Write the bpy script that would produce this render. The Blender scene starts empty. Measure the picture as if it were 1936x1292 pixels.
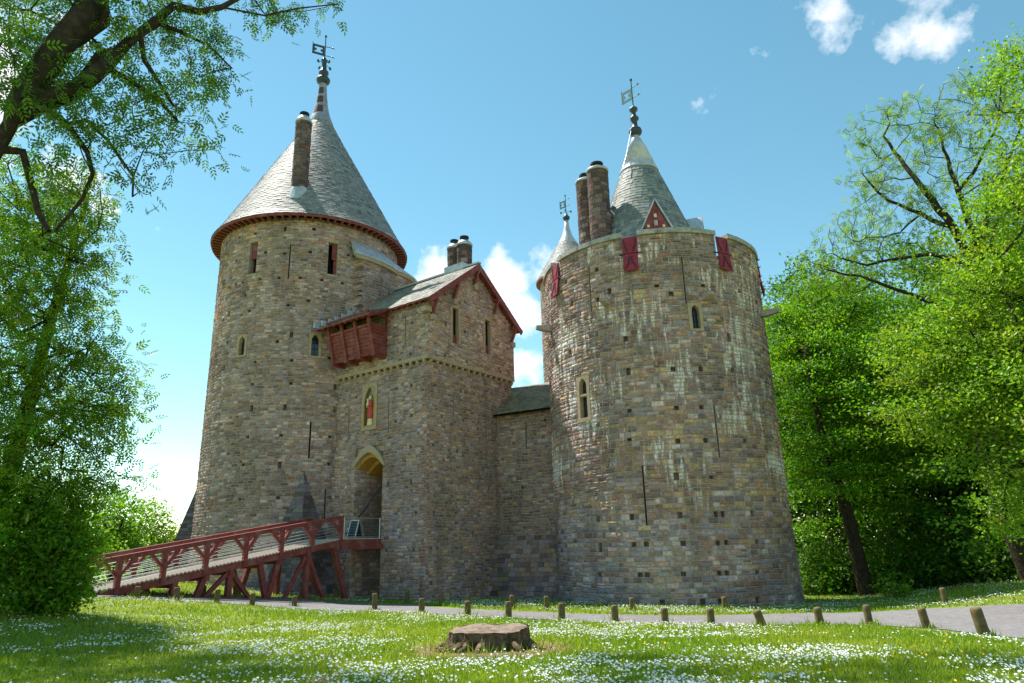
import bpy, math, random
import numpy as np
from mathutils import Vector, Matrix
random.seed(7); rng = np.random.default_rng(7)
R_ = math.radians
scn = bpy.context.scene
col = scn.collection

# ------------------------------------------------------------------ camera
W, H, F = 1936, 1292, 1300.0
TH, ROLL, EYE = R_(16.5), R_(1.5), 1.7
fw = np.array([0, math.cos(TH), math.sin(TH)])
u0_ = np.array([0, -math.sin(TH), math.cos(TH)]); r0_ = np.array([1.0, 0, 0])
rt = r0_*math.cos(ROLL) - u0_*math.sin(ROLL)
up = u0_*math.cos(ROLL) + r0_*math.sin(ROLL)
CAM = np.array([0, 0, EYE])
cam = bpy.data.cameras.new('camera'); camo = bpy.data.objects.new('camera', cam); col.objects.link(camo)
cam.sensor_width = 36; cam.lens = 36*F/W; cam.clip_end = 3000; cam.clip_start = .1
camo.matrix_world = Matrix(((rt[0], up[0], -fw[0], 0), (rt[1], up[1], -fw[1], 0), (rt[2], up[2], -fw[2], EYE), (0, 0, 0, 1)))
scn.camera = camo

# ------------------------------------------------------------------ sky and sun
SUN_AZ, SUN_EL = R_(-54), R_(61)          # 54 degrees left of straight ahead, high
SUN = np.array([math.sin(SUN_AZ)*math.cos(SUN_EL), math.cos(SUN_AZ)*math.cos(SUN_EL), math.sin(SUN_EL)])
SKY_STRENGTH, SUN_STRENGTH = .13, 5.0
scn.view_settings.view_transform = 'Standard'; scn.view_settings.look = 'None'
scn.view_settings.exposure = 0.8; scn.view_settings.gamma = 1.0; scn.view_settings.use_curve_mapping = False

def ray(px, py):
    d = fw*F + rt*(px - W/2) + up*(H/2 - py); return d/np.linalg.norm(d)
def ath(px, py, dist):                     # point on a pixel's ray at a horizontal distance
    d = ray(px, py); return CAM + d*(dist/math.hypot(d[0], d[1]))

world = bpy.data.worlds.new('World'); scn.world = world; world.use_nodes = True
nt = world.node_tree; nt.nodes.clear()
def N(nt, typ, **kw):
    n = nt.nodes.new(typ)
    for k, v in kw.items(): setattr(n, k, v)
    return n
def mth(nt, op, a, b=None, c=None, clamp=False):
    n = nt.nodes.new('ShaderNodeMath'); n.operation = op; n.use_clamp = clamp
    for i, x in enumerate((a, b, c)):
        if x is None: continue
        if isinstance(x, (int, float)): n.inputs[i].default_value = x
        else: nt.links.new(x, n.inputs[i])
    return n.outputs[0]
def mixc(nt, f, a, b, mode='MIX'):
    n = nt.nodes.new('ShaderNodeMix'); n.data_type = 'RGBA'; n.blend_type = mode
    for i, x in ((0, f), (6, a), (7, b)):
        if isinstance(x, (int, float)): n.inputs[i].default_value = x
        elif isinstance(x, tuple): n.inputs[i].default_value = (*x[:3], 1)
        else: nt.links.new(x, n.inputs[i])
    return n.outputs[2]
sky = N(nt, 'ShaderNodeTexSky', sky_type='NISHITA', sun_disc=False)
sky.sun_elevation = SUN_EL; sky.sun_rotation = SUN_AZ; sky.air_density = .9; sky.dust_density = .03; sky.ozone_density = 1.6
tc = N(nt, 'ShaderNodeTexCoord')
nz = N(nt, 'ShaderNodeTexNoise'); nz.inputs['Scale'].default_value = 11; nz.inputs['Detail'].default_value = 9; nz.inputs['Roughness'].default_value = .56
nt.links.new(tc.outputs['Generated'], nz.inputs['Vector'])
bias = None
# cumulus heaps and wisps seen low behind the gatehouse, high on the right and behind the left trees; the same sky goes on elsewhere
for px, py, r, s in ((960, 520, .062, 1), (1010, 500, .05, 1), (905, 565, .08, 1), (835, 515, .05, 1), (985, 590, .05, .95), (1005, 705, .05, 1.0), (1010, 745, .05, 1), (800, 540, .03, .85),
                     (1560, 35, .05, .66), (1760, 15, .07, .7), (1462, 92, .03, .55), (1325, 198, .035, .52), (1480, 10, .05, .55), (185, 395, .03, .9), (20, 140, .08, 1), (130, 330, .05, .9), (60, 30, .06, .8),
                     (-500, 300, .25, .8), (2600, 400, .3, .75), (2500, -500, .3, .7), (-900, -700, .3, .7), (3600, 700, .35, .9)):
    d = ray(px, py)
    vm = N(nt, 'ShaderNodeVectorMath', operation='DISTANCE'); nt.links.new(tc.outputs['Generated'], vm.inputs[0]); vm.inputs[1].default_value = tuple(d)
    x = mth(nt, 'MULTIPLY', mth(nt, 'SUBTRACT', 1.0, mth(nt, 'DIVIDE', vm.outputs['Value'], r), clamp=True), s)
    x = mth(nt, 'POWER', x, .5)
    bias = x if bias is None else mth(nt, 'MAXIMUM', bias, x)
dens = mth(nt, 'ADD', mth(nt, 'MULTIPLY', bias, .55), mth(nt, 'MULTIPLY', nz.outputs[0], 1.5))
dens = mth(nt, 'MULTIPLY', mth(nt, 'SUBTRACT', dens, 1.04), 4.0, clamp=True)
hs = N(nt, 'ShaderNodeHueSaturation'); hs.inputs['Saturation'].default_value = 1.16; hs.inputs['Hue'].default_value = .485; hs.inputs['Value'].default_value = 1.0
nt.links.new(sky.outputs[0], hs.inputs['Color'])
nz2 = N(nt, 'ShaderNodeTexNoise'); nz2.inputs['Scale'].default_value = 26; nz2.inputs['Detail'].default_value = 5
nt.links.new(tc.outputs['Generated'], nz2.inputs['Vector'])
ccol = mixc(nt, nz2.outputs[0], (4.8, 5.1, 5.5), (7.0, 7.0, 7.0))
skyt = mixc(nt, 1.0, hs.outputs[0], (1.2, 1.13, .9), 'MULTIPLY')
skyc = mixc(nt, dens, skyt, ccol)
bg = N(nt, 'ShaderNodeBackground'); bg.inputs['Strength'].default_value = SKY_STRENGTH
nt.links.new(skyc, bg.inputs['Color'])
wo = N(nt, 'ShaderNodeOutputWorld'); nt.links.new(bg.outputs[0], wo.inputs['Surface'])
sl = bpy.data.lights.new('sun', 'SUN'); sl.energy = SUN_STRENGTH; sl.angle = R_(.53); sl.color = (1, .95, .86)
so = bpy.data.objects.new('sun', sl); col.objects.link(so); so.location = tuple(SUN*80)
so.rotation_euler = Vector(tuple(SUN)).to_track_quat('Z', 'Y').to_euler()

# ------------------------------------------------------------------ materials
def mat(name, colr=(.5, .5, .5), rough=.8, spec=.3, metal=0, noise=None, bump=None, tint=False, streak=None, transl=0, noise2=None):
    m = bpy.data.materials.new(name); m.use_nodes = True; nt = m.node_tree
    b = nt.nodes['Principled BSDF']; out = nt.nodes['Material Output']
    b.inputs['Roughness'].default_value = rough; b.inputs['Specular IOR Level'].default_value = spec; b.inputs['Metallic'].default_value = metal
    c = None
    tcn = N(nt, 'ShaderNodeTexCoord'); vec = tcn.outputs['Object']
    if tint:
        a = N(nt, 'ShaderNodeAttribute', attribute_name='tint'); c = a.outputs['Color']
        if colr != (1, 1, 1): c = mixc(nt, 1.0, c, colr, 'MULTIPLY')
    if noise:                                # (scale, dark factor, light factor)
        n = N(nt, 'ShaderNodeTexNoise'); n.inputs['Scale'].default_value = noise[0]; n.inputs['Detail'].default_value = 6; n.inputs['Roughness'].default_value = .65
        nt.links.new(vec, n.inputs['Vector'])
        mr = N(nt, 'ShaderNodeMapRange'); mr.inputs[1].default_value = .3; mr.inputs[2].default_value = .7; mr.inputs[3].default_value = noise[1]; mr.inputs[4].default_value = noise[2]
        nt.links.new(n.outputs[0], mr.inputs[0])
        cc = N(nt, 'ShaderNodeCombineColor')
        for i in range(3): nt.links.new(mr.outputs[0], cc.inputs[i])
        c = mixc(nt, 1.0, c if c is not None else colr, cc.outputs[0], 'MULTIPLY')
    if noise2:                               # (scale, other colour, low, high): patches
        n = N(nt, 'ShaderNodeTexNoise'); n.inputs['Scale'].default_value = noise2[0]; n.inputs['Detail'].default_value = 5
        nt.links.new(vec, n.inputs['Vector'])
        mr = N(nt, 'ShaderNodeMapRange'); mr.inputs[1].default_value = noise2[2]; mr.inputs[2].default_value = noise2[3]
        nt.links.new(n.outputs[0], mr.inputs[0])
        c = mixc(nt, mr.outputs[0], c if c is not None else colr, noise2[1])
    if streak:                               # lime and bird streaks running down a wall, in wall metres
        a = N(nt, 'ShaderNodeAttribute', attribute_name='wpos')
        mp = N(nt, 'ShaderNodeMapping'); mp.inputs['Scale'].default_value = (5.2, .7, 1); nt.links.new(a.outputs['Vector'], mp.inputs['Vector'])
        n = N(nt, 'ShaderNodeTexNoise'); n.inputs['Scale'].default_value = 1.0; n.inputs['Detail'].default_value = 5; n.inputs['Roughness'].default_value = .62; nt.links.new(mp.outputs[0], n.inputs['Vector'])
        n3 = N(nt, 'ShaderNodeTexNoise'); n3.inputs['Scale'].default_value = .33; n3.inputs['Detail'].default_value = 3; nt.links.new(a.outputs['Vector'], n3.inputs['Vector'])
        s1 = mth(nt, 'ADD', n.outputs[0], mth(nt, 'MULTIPLY', mth(nt, 'SUBTRACT', n3.outputs[0], .5), 1.0))
        f = mth(nt, 'MULTIPLY', mth(nt, 'SUBTRACT', s1, streak[0]), 13.0, clamp=True)
        sp = N(nt, 'ShaderNodeSeparateXYZ'); nt.links.new(a.outputs['Vector'], sp.inputs[0])
        hi = mth(nt, 'MULTIPLY', mth(nt, 'SUBTRACT', sp.outputs[1], 2.0), .4, clamp=True)
        f = mth(nt, 'MULTIPLY', mth(nt, 'MULTIPLY', f, hi), streak[1])
        n5 = N(nt, 'ShaderNodeTexNoise'); n5.inputs['Scale'].default_value = .42; n5.inputs['Detail'].default_value = 5; n5.inputs['Roughness'].default_value = .6; nt.links.new(a.outputs['Vector'], n5.inputs['Vector'])
        rust = mth(nt, 'MULTIPLY', mth(nt, 'SUBTRACT', n5.outputs[0], .53), 5.0, clamp=True)
        c = mixc(nt, mth(nt, 'MULTIPLY', rust, .5), c, mixc(nt, 1.0, c, (1.15, .72, .5), 'MULTIPLY'))
        mp5 = N(nt, 'ShaderNodeMapping'); mp5.inputs['Location'].default_value = (31, 17, 0); nt.links.new(a.outputs['Vector'], mp5.inputs['Vector'])
        n6 = N(nt, 'ShaderNodeTexNoise'); n6.inputs['Scale'].default_value = .3; n6.inputs['Detail'].default_value = 6; n6.inputs['Roughness'].default_value = .6; nt.links.new(mp5.outputs[0], n6.inputs['Vector'])
        mr6 = N(nt, 'ShaderNodeMapRange'); mr6.inputs[1].default_value = .32; mr6.inputs[2].default_value = .68; mr6.inputs[3].default_value = .68; mr6.inputs[4].default_value = 1.42; nt.links.new(n6.outputs[0], mr6.inputs[0])
        cc6 = N(nt, 'ShaderNodeCombineColor')
        for i_ in range(3): nt.links.new(mr6.outputs[0], cc6.inputs[i_])
        c = mixc(nt, 1.0, c, cc6.outputs[0], 'MULTIPLY')
        c = mixc(nt, f, c, (.80, .70, .68))
        # dark damp runs
        mp2 = N(nt, 'ShaderNodeMapping'); mp2.inputs['Scale'].default_value = (1.6, .16, 1); mp2.inputs['Location'].default_value = (7, 3, 0); nt.links.new(a.outputs['Vector'], mp2.inputs['Vector'])
        n4 = N(nt, 'ShaderNodeTexNoise'); n4.inputs['Scale'].default_value = 1.0; n4.inputs['Detail'].default_value = 4; nt.links.new(mp2.outputs[0], n4.inputs['Vector'])
        f2 = mth(nt, 'MULTIPLY', mth(nt, 'SUBTRACT', n4.outputs[0], .52), 4.0, clamp=True)
        c = mixc(nt, mth(nt, 'MULTIPLY', f2, .55), c, (.07, .062, .05))
    if c is None: b.inputs['Base Color'].default_value = (*colr, 1)
    else: nt.links.new(c, b.inputs['Base Color'])
    if bump:
        n = N(nt, 'ShaderNodeTexNoise'); n.inputs['Scale'].default_value = bump[0]; n.inputs['Detail'].default_value = 5
        nt.links.new(vec, n.inputs['Vector'])
        bp = N(nt, 'ShaderNodeBump'); bp.inputs['Strength'].default_value = bump[1]; bp.inputs['Distance'].default_value = bump[2] if len(bump) > 2 else .02
        nt.links.new(n.outputs[0], bp.inputs['Height']); nt.links.new(bp.outputs[0], b.inputs['Normal'])
    if transl:
        t = N(nt, 'ShaderNodeBsdfTranslucent')
        tcx = mixc(nt, 1.0, c if c is not None else colr, (1.2, 1.25, .4), 'MULTIPLY')
        nt.links.new(tcx, t.inputs['Color'])
        mx = N(nt, 'ShaderNodeMixShader'); mx.inputs[0].default_value = transl
        nt.links.new(b.outputs[0], mx.inputs[1]); nt.links.new(t.outputs[0], mx.inputs[2]); nt.links.new(mx.outputs[0], out.inputs['Surface'])
    return m
M = {}
M['stone'] = mat('stone', (1, 1, 1), .92, .15, tint=True, noise=(9, .68, 1.3), bump=(22, .5, .03), streak=(.74, .4))
M['stone_limed'] = mat('stone_limed', (1, 1, 1), .92, .15, tint=True, noise=(9, .62, 1.34), bump=(22, .55, .03), streak=(.56, .9))
M['mortar'] = mat('mortar', (.45, .345, .31), .95, .1, noise=(5, .6, 1.15), bump=(30, .4))
M['dressed'] = mat('dressed_stone', (.44, .325, .225), .85, .2, noise=(7, .72, 1.18), bump=(25, .3))
M['ochre'] = mat('ochre_stone', (.50, .29, .06), .85, .2, noise=(6, .7, 1.2), bump=(25, .3))
M['coping'] = mat('coping_stone', (.46, .42, .41), .8, .25, noise=(5, .55, 1.25), bump=(14, .4), noise2=(3, (.24, .21, .18), .5, .7))
M['slate'] = mat('slate', (.92, .89, .93), .62, .26, tint=True, noise=(4, .75, 1.2), bump=(18, .12))
M['lead'] = mat('lead', (.50, .51, .54), .42, .5, metal=.25, noise=(3, .7, 1.15), bump=(6, .3, .04))
M['lead_dull'] = mat('dull_lead', (.27, .29, .36), .65, .3, metal=.15, noise=(4, .6, 1.3), bump=(6, .3, .04))  # left tower cap's lead, with its bluish shade put into the colour
M['lead_rust'] = mat('lead_rust', (.10, .05, .055), .7, .3, noise=(6, .7, 1.2))
M['red'] = mat('red_paint', (.235, .05, .046), .65, .3, noise=(7, .58, 1.3), bump=(40, .35), noise2=(2.2, (.27, .11, .10), .5, .72))
M['redbright'] = mat('red_shutter_paint', (.29, .03, .05), .6, .3, noise=(6, .6, 1.3), bump=(30, .3))
M['iron'] = mat('black_iron', (.02, .02, .022), .5, .4, noise=(12, .7, 1.3))
M['verdigris'] = mat('verdigris_copper', (.02, .10, .085), .55, .4, noise=(9, .6, 1.5))
M['finial'] = mat('dark_finial', (.035, .05, .06), .5, .4, noise=(9, .6, 1.5))
M['dark'] = mat('dark_interior', (.012, .011, .01), .95, .05, noise=(4, .8, 1.2))  # near-black stands in for unlit space behind slits and windows; also roof decks
M['glass'] = mat('window_glass', (.02, .028, .035), .12, .6, noise=(3, .8, 1.2))
M['plank'] = mat('weathered_plank', (.5, .43, .37), .85, .2, noise=(6, .65, 1.2), bump=(20, .4))
M['steel'] = mat('galvanised_steel', (.5, .5, .5), .4, .5, metal=.7, noise=(8, .85, 1.1))
M['asphalt'] = mat('path_asphalt', (.205, .195, .197), .9, .2, noise=(5.5, .72, 1.2), bump=(70, .6, .012), noise2=(.7, (.175, .155, .155), .45, .7))
M['post'] = mat('bollard_wood', (.155, .112, .055), .9, .15, noise=(7, .55, 1.35), bump=(18, .5, .02), noise2=(6, (.10, .11, .035), .55, .7))
M['bark'] = mat('bark', (.045, .034, .024), .95, .1, noise=(7, .5, 1.6), bump=(12, .8, .05))
M['stumpside'] = mat('stump_bark', (.15, .10, .062), .9, .15, noise=(9, .3, 1.7), bump=(20, 1.0, .08), noise2=(4, (.07, .075, .03), .55, .72))
M['stumptop'] = mat('stump_cut', (.27, .205, .155), .85, .2, noise=(7, .5, 1.3), bump=(24, .8, .04), noise2=(3, (.13, .09, .065), .5, .7))
M['leaf'] = mat('leaf', (1, 1, 1), .45, .35, tint=True, transl=.5)
M['grassblade'] = mat('grass_blade', (1, 1, 1), .5, .3, tint=True, transl=.4)
M['petal'] = mat('daisy_petal', (.74, .74, .70), .7, .2, noise=(3, .95, 1.05))
M['butter'] = mat('buttercup_petal', (.75, .52, .02), .5, .3, noise=(3, .95, 1.05))
M['statue_red'] = mat('statue_red', (.5, .07, .055), .6, .3, noise=(9, .8, 1.2))
M['statue_skin'] = mat('statue_cream', (.72, .6, .42), .6, .3, noise=(9, .8, 1.2))
M['statue_gold'] = mat('statue_gold', (.45, .24, .05), .45, .5, noise=(9, .8, 1.2))
M['mosaic'] = mat('niche_blue', (.42, .55, .75), .7, .3, noise=(9, .7, 1.2), noise2=(7, (.62, .62, .6), .5, .6))
M['board'] = mat('chalkboard', (.03, .035, .045), .6, .3, noise=(5, .8, 1.3))

# ------------------------------------------------------------------ mesh helpers
def link(name, me, m=None, parent=None):
    o = bpy.data.objects.new(name, me); col.objects.link(o)
    if m is not None and me is not None and not me.materials: me.materials.append(M[m] if isinstance(m, str) else m)
    if parent is not None: adopt(o, parent)
    return o
def adopt(o, p):
    o.parent = p
    if p.type == 'EMPTY': o.matrix_parent_inverse = Matrix.Translation(-p.location)
def tag(o, label=None, cat=None, group=None, kind=None):
    for k, v in (('label', label), ('category', cat), ('group', group), ('kind', kind)):
        if v: o[k] = v
    return o
def thing(name, loc, label, cat, group=None):
    o = bpy.data.objects.new(name, None); o.location = tuple(map(float, loc)); o.empty_display_size = .3; col.objects.link(o)
    return tag(o, label, cat, group)
def np_mesh(name, V, Fc, tint=None, wp=None, smooth=False):
    me = bpy.data.meshes.new(name); V = np.asarray(V, np.float32)
    if isinstance(Fc, np.ndarray):
        n, k = Fc.shape; loops = Fc.astype(np.int32).ravel(); starts = np.arange(n, dtype=np.int32)*k
    else:
        n = len(Fc); ks = np.fromiter((len(f) for f in Fc), np.int32, n); starts = np.concatenate(([0], np.cumsum(ks)[:-1])).astype(np.int32)
        loops = np.fromiter((i for f in Fc for i in f), np.int32)
    me.vertices.add(len(V)); me.vertices.foreach_set('co', V.ravel())
    me.loops.add(len(loops)); me.loops.foreach_set('vertex_index', loops)
    me.polygons.add(n); me.polygons.foreach_set('loop_start', starts)
    me.polygons.foreach_set('use_smooth', np.full(n, bool(smooth)))
    me.update(calc_edges=True)
    if tint is not None:
        t = np.asarray(tint, np.float32); t = np.c_[t[:, :3], np.ones(len(t), np.float32)]
        a = me.attributes.new('tint', 'FLOAT_COLOR', 'FACE'); a.data.foreach_set('color', t.ravel())
    if wp is not None:
        a = me.attributes.new('wpos', 'FLOAT_VECTOR', 'POINT'); a.data.foreach_set('vector', np.asarray(wp, np.float32).ravel())
    me.validate()
    return me
def nrm(v):
    v = np.asarray(v, float); return v/ max(1e-9, np.linalg.norm(v))
class MB:
    def __init__(s): s.v = []; s.f = []; s.t = []; s.w = []
    def add(s, vs, fs, tint=None, wp=None):
        o = len(s.v); s.v.extend([tuple(map(float, x)) for x in vs]); s.f.extend([tuple(o+i for i in f) for f in fs])
        if tint is not None: s.t.extend([tint]*len(fs))
        if wp is not None: s.w.extend(wp)
    def box(s, c, ax, half, tint=None):
        c = np.asarray(c, float); ax = [nrm(a)*h for a, h in zip(ax, half)]
        vs = [c + sx*ax[0] + sy*ax[1] + sz*ax[2] for sz in (-1, 1) for sy in (-1, 1) for sx in (-1, 1)]
        s.add(vs, [(0, 2, 3, 1), (4, 5, 7, 6), (0, 1, 5, 4), (2, 6, 7, 3), (0, 4, 6, 2), (1, 3, 7, 5)], tint)
    def beam(s, a, b, w, h, tint=None, upv=(0, 0, 1)):
        a = np.asarray(a, float); b = np.asarray(b, float); d = nrm(b-a); sd = np.cross(d, upv)
        if np.linalg.norm(sd) < 1e-3: sd = np.cross(d, (0, 1, 0))
        sd = nrm(sd); u = np.cross(sd, d)
        s.box((a+b)/2, (d, sd, u), (np.linalg.norm(b-a)/2, w/2, h/2), tint)
    def tube(s, pts, rad, n=7, cap=True, tint=None):
        pts = [np.asarray(p, float) for p in pts]; k = len(pts)
        if np.isscalar(rad): rad = [rad]*k
        vs = []; prev = None
        for i, p in enumerate(pts):
            d = nrm(pts[min(i+1, k-1)] - pts[max(i-1, 0)])
            if prev is None: a = np.cross(d, (0, 0, 1) if abs(d[2]) < .9 else (1, 0, 0))
            else: a = prev - d*(prev@d)
            a = nrm(a); prev = a; b = np.cross(d, a)
            vs += [p + rad[i]*(a*math.cos(2*math.pi*j/n) + b*math.sin(2*math.pi*j/n)) for j in range(n)]
        fs = [(i*n+j, i*n+(j+1) % n, (i+1)*n+(j+1) % n, (i+1)*n+j) for i in range(k-1) for j in range(n)]
        if cap: fs += [tuple(range(n))[::-1], tuple((k-1)*n+j for j in range(n))]
        s.add(vs, fs, tint)
    def lathe(s, c, prof, n=20, tint=None, cap=True):   # prof: (z, r)
        vs = [(c[0]+r*math.cos(2*math.pi*j/n), c[1]+r*math.sin(2*math.pi*j/n), z) for z, r in prof for j in range(n)]
        k = len(prof)
        fs = [(i*n+j, i*n+(j+1) % n, (i+1)*n+(j+1) % n, (i+1)*n+j) for i in range(k-1) for j in range(n)]
        if cap: fs += [tuple(range(n))[::-1], tuple((k-1)*n+j for j in range(n))]
        s.add(vs, fs, tint)
    def build(s, name, m, parent=None, smooth=False, kind=None):
        me = np_mesh(name, s.v, s.f, s.t if s.t and len(s.t) == len(s.f) else None, s.w if s.w and len(s.w) == len(s.v) else None, smooth)
        o = link(name, me, m, parent)
        if kind: o['kind'] = kind
        return o

# cheap value noise for layouts
_perm = np.random.default_rng(3).random((64, 64))
def vnoise(x, y):
    x = np.asarray(x, float); y = np.asarray(y, float)
    xi = np.floor(x).astype(int); yi = np.floor(y).astype(int); fx = x-xi; fy = y-yi; fx = fx*fx*(3-2*fx); fy = fy*fy*(3-2*fy)
    p = lambda a, b: _perm[a % 64, b % 64]
    return (p(xi, yi)*(1-fx)+p(xi+1, yi)*fx)*(1-fy) + (p(xi, yi+1)*(1-fx)+p(xi+1, yi+1)*fx)*fy
def fnoise(x, y): return .55*vnoise(x, y)+.3*vnoise(x*2.1+9, y*2.1+4)+.15*vnoise(x*4.3+2, y*4.3+7)

# ------------------------------------------------------------------ ground
def g(X, Y):
    X = np.asarray(X, float); Y = np.asarray(Y, float)
    d = Y-8; sp = np.where(d > 0, d*d/(d+3), 0.0)
    s = np.clip((Y-6)/16, 0, 1); s = s*s*(3-2*s)
    z = -.0325*np.minimum(sp, 60) - .026*np.clip(X, -14, 14)*s
    q = X-9-np.maximum(0, (Y-22)*.5); q = np.where(q > 0, q*q/(q+1.5), 0)*np.clip((Y-14)/7, 0, 1)
    z = z + .12*np.minimum(q, 30)
    w = np.clip((Y-9)/11, 0, 1); w = w*w*(3-2*w); q = np.maximum(0, -X-7); z = z + np.minimum(.085*q*q/(q+1), .75)*w
    return z
def ong(px, py, lift=0):
    d = ray(px, py); t = 5.0
    for i in range(4000):
        P = CAM+d*t
        if P[2] <= g(P[0], P[1])+lift: break
        t += .02
    return P
stump_c = ong(925, 1228)
xs = np.concatenate((np.linspace(-900, -62, 12), np.linspace(-60, -16.5, 30), np.arange(-16, 18.01, .4), np.linspace(19, 60, 28), np.linspace(70, 900, 12)))
ys = np.concatenate((np.linspace(-200, -4, 14), np.arange(-3, 42, .4), np.linspace(43, 90, 30), np.linspace(100, 1600, 12)))
GX, GY = np.meshgrid(xs, ys); GZ = g(GX, GY); nx, ny = len(xs), len(ys)
Vg = np.c_[GX.ravel(), GY.ravel(), GZ.ravel()]
ii = (np.arange(ny-1)[:, None]*nx+np.arange(nx-1)[None]).ravel()
ground = link('ground', np_mesh('ground', Vg, np.c_[ii, ii+1, ii+nx+1, ii+nx], smooth=True))
mg = bpy.data.materials.new('lawn_soil'); mg.use_nodes = True; nt = mg.node_tree; b = nt.nodes['Principled BSDF']; b.inputs['Roughness'].default_value = .9
tcn = N(nt, 'ShaderNodeTexCoord')
n1 = N(nt, 'ShaderNodeTexNoise'); n1.inputs['Scale'].default_value = .45; n1.inputs['Detail'].default_value = 6; nt.links.new(tcn.outputs['Object'], n1.inputs['Vector'])
n2 = N(nt, 'ShaderNodeTexNoise'); n2.inputs['Scale'].default_value = 14; n2.inputs['Detail'].default_value = 5; nt.links.new(tcn.outputs['Object'], n2.inputs['Vector'])
c1 = mixc(nt, n1.outputs[0], (.13, .21, .015), (.24, .28, .04)); c2 = mixc(nt, mth(nt, 'MULTIPLY', n2.outputs[0], .5), c1, (.08, .13, .015))
vd = N(nt, 'ShaderNodeVectorMath', operation='DISTANCE'); nt.links.new(tcn.outputs['Object'], vd.inputs[0]); vd.inputs[1].default_value = tuple(stump_c)
f = mth(nt, 'MULTIPLY', mth(nt, 'SUBTRACT', mth(nt, 'ADD', 1.35, mth(nt, 'MULTIPLY', n2.outputs[0], .9)), vd.outputs['Value']), 2.5, clamp=True)
c3 = mixc(nt, f, c2, (.19, .115, .06)); nt.links.new(c3, b.inputs['Base Color'])
bp = N(nt, 'ShaderNodeBump'); bp.inputs['Strength'].default_value = .6; bp.inputs['Distance'].default_value = .05; nt.links.new(n2.outputs[0], bp.inputs['Height']); nt.links.new(bp.outputs[0], b.inputs['Normal'])
ground.data.materials.append(mg); tag(ground, 'grassy ground sloping gently down towards the castle', 'ground', kind='structure')

# ------------------------------------------------------------------ path
near_px = [(-150, 1136), (60, 1133), (168, 1131), (255, 1132), (336, 1138), (410, 1141), (475, 1146), (556, 1151), (708, 1157), (799, 1159), (886, 1165), (963, 1170), (1066, 1174), (1165, 1179), (1258, 1181), (1343, 1183), (1448, 1184), (1550, 1181), (1648, 1183), (1760, 1188.5), (1872, 1202), (1936, 1209), (2200, 1240)]
far_px = [(-150, 1122), (60, 1123), (168, 1123), (255, 1124.5), (323, 1126), (385, 1127), (444, 1129), (571, 1134), (633, 1138), (762, 1143), (839, 1151), (979, 1157), (1103, 1162), (1196, 1163.5), (1300, 1165), (1431, 1163), (1563, 1159), (1694, 1155.7), (1825, 1149), (1936, 1144), (2200, 1128)]
near_w = np.array([ong(*p) for p in near_px])[:, :2]; far_w = np.array([ong(*p) for p in far_px])[:, :2]
def resamp(P, n):
    s = np.r_[0, np.cumsum(np.linalg.norm(np.diff(P, axis=0), axis=1))]; t = np.linspace(0, s[-1], n)
    Q = np.c_[np.interp(t, s, P[:, 0]), np.interp(t, s, P[:, 1])]
    for _ in range(6): Q[1:-1] = .25*Q[:-2]+.5*Q[1:-1]+.25*Q[2:]
    return Q
NP = 130
na, fa = resamp(near_w, NP), resamp(far_w, NP)
mb = MB(); K_ = 12
for i in range(NP):
    for j in range(K_+1):
        t = j/K_; p = na[i]*(1-t)+fa[i]*t
        if j in (0, K_): p = p + (na[i]-fa[i])/np.linalg.norm(na[i]-fa[i])*(random.uniform(-.1, .1))
        mb.v.append((p[0], p[1], float(g(p[0], p[1]))+.016))
mb.f = [(i*(K_+1)+j, (i+1)*(K_+1)+j, (i+1)*(K_+1)+j+1, i*(K_+1)+j+1) for i in range(NP-1) for j in range(K_)]
tag(mb.build('path', 'asphalt', smooth=True), 'pale grey asphalt path curving across the lawn before the castle', 'path', kind='structure')
def on_path(x, y, m=0.0):               # signed test against the strip
    x = np.asarray(x); y = np.asarray(y); best = np.full(x.shape, 1e9); t_ = np.zeros(x.shape); w_ = np.ones(x.shape)
    for i in range(0, NP, 2):
        c = (na[i]+fa[i])/2; h = np.linalg.norm(na[i]-fa[i])/2; ax = (fa[i]-na[i])/(2*h)
        tang = np.array([-ax[1], ax[0]]); al = np.abs((x-c[0])*tang[0]+(y-c[1])*tang[1]); ac = np.abs((x-c[0])*ax[0]+(y-c[1])*ax[1])
        best = np.minimum(best, np.where(al < .75, ac-h, 1e9))
    return best < m

# ------------------------------------------------------------------ masonry
class Cyl:
    def __init__(s, c, R, a0=-90, Rf=None): s.c = np.asarray(c, float); s.R = R; s.a0 = R_(a0); s.Rf = Rf
    def pos(s, u, z, d=0):
        a = s.a0+u/s.R; r = (s.Rf(math.degrees(a), z) if s.Rf else s.R)+d
        return np.array([s.c[0]+r*math.cos(a), s.c[1]+r*math.sin(a), z])
    def u(s, deg): return (R_(deg)-s.a0)*s.R
    def hit(s, px, py):
        d = ray(px, py); a = d[:2]@d[:2]; b = -2*(d[:2]@s.c); c = s.c@s.c-s.R**2; D = max(0, b*b-4*a*c)
        t = (-b-math.sqrt(D))/(2*a); P = CAM+d*t; return (math.atan2(P[1]-s.c[1], P[0]-s.c[0])-s.a0)*s.R, P[2]
class Flat:
    def __init__(s, p0, dr, n): s.p = np.asarray(p0, float); s.d = np.asarray(dr, float); s.n = np.asarray(n, float)
    def pos(s, u, z, d=0): q = s.p+s.d*u+s.n*d; return np.array([q[0], q[1], z])
    def hit(s, px, py):
        dd = ray(px, py); t = (s.p@s.n)/(dd[:2]@s.n); P = CAM+dd*t; return (P[:2]-s.p)@s.d, P[2]
PAL = {'grey': (.385, .305, .262), 'brown': (.34, .225, .155), 'ochre': (.46, .31, .14), 'dark': (.20, .155, .135), 'red': (.33, .17, .115), 'pale': (.50, .405, .33), 'slate': (.28, .25, .245)}
PMEAN = np.array((.36, .28, .225))
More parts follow.
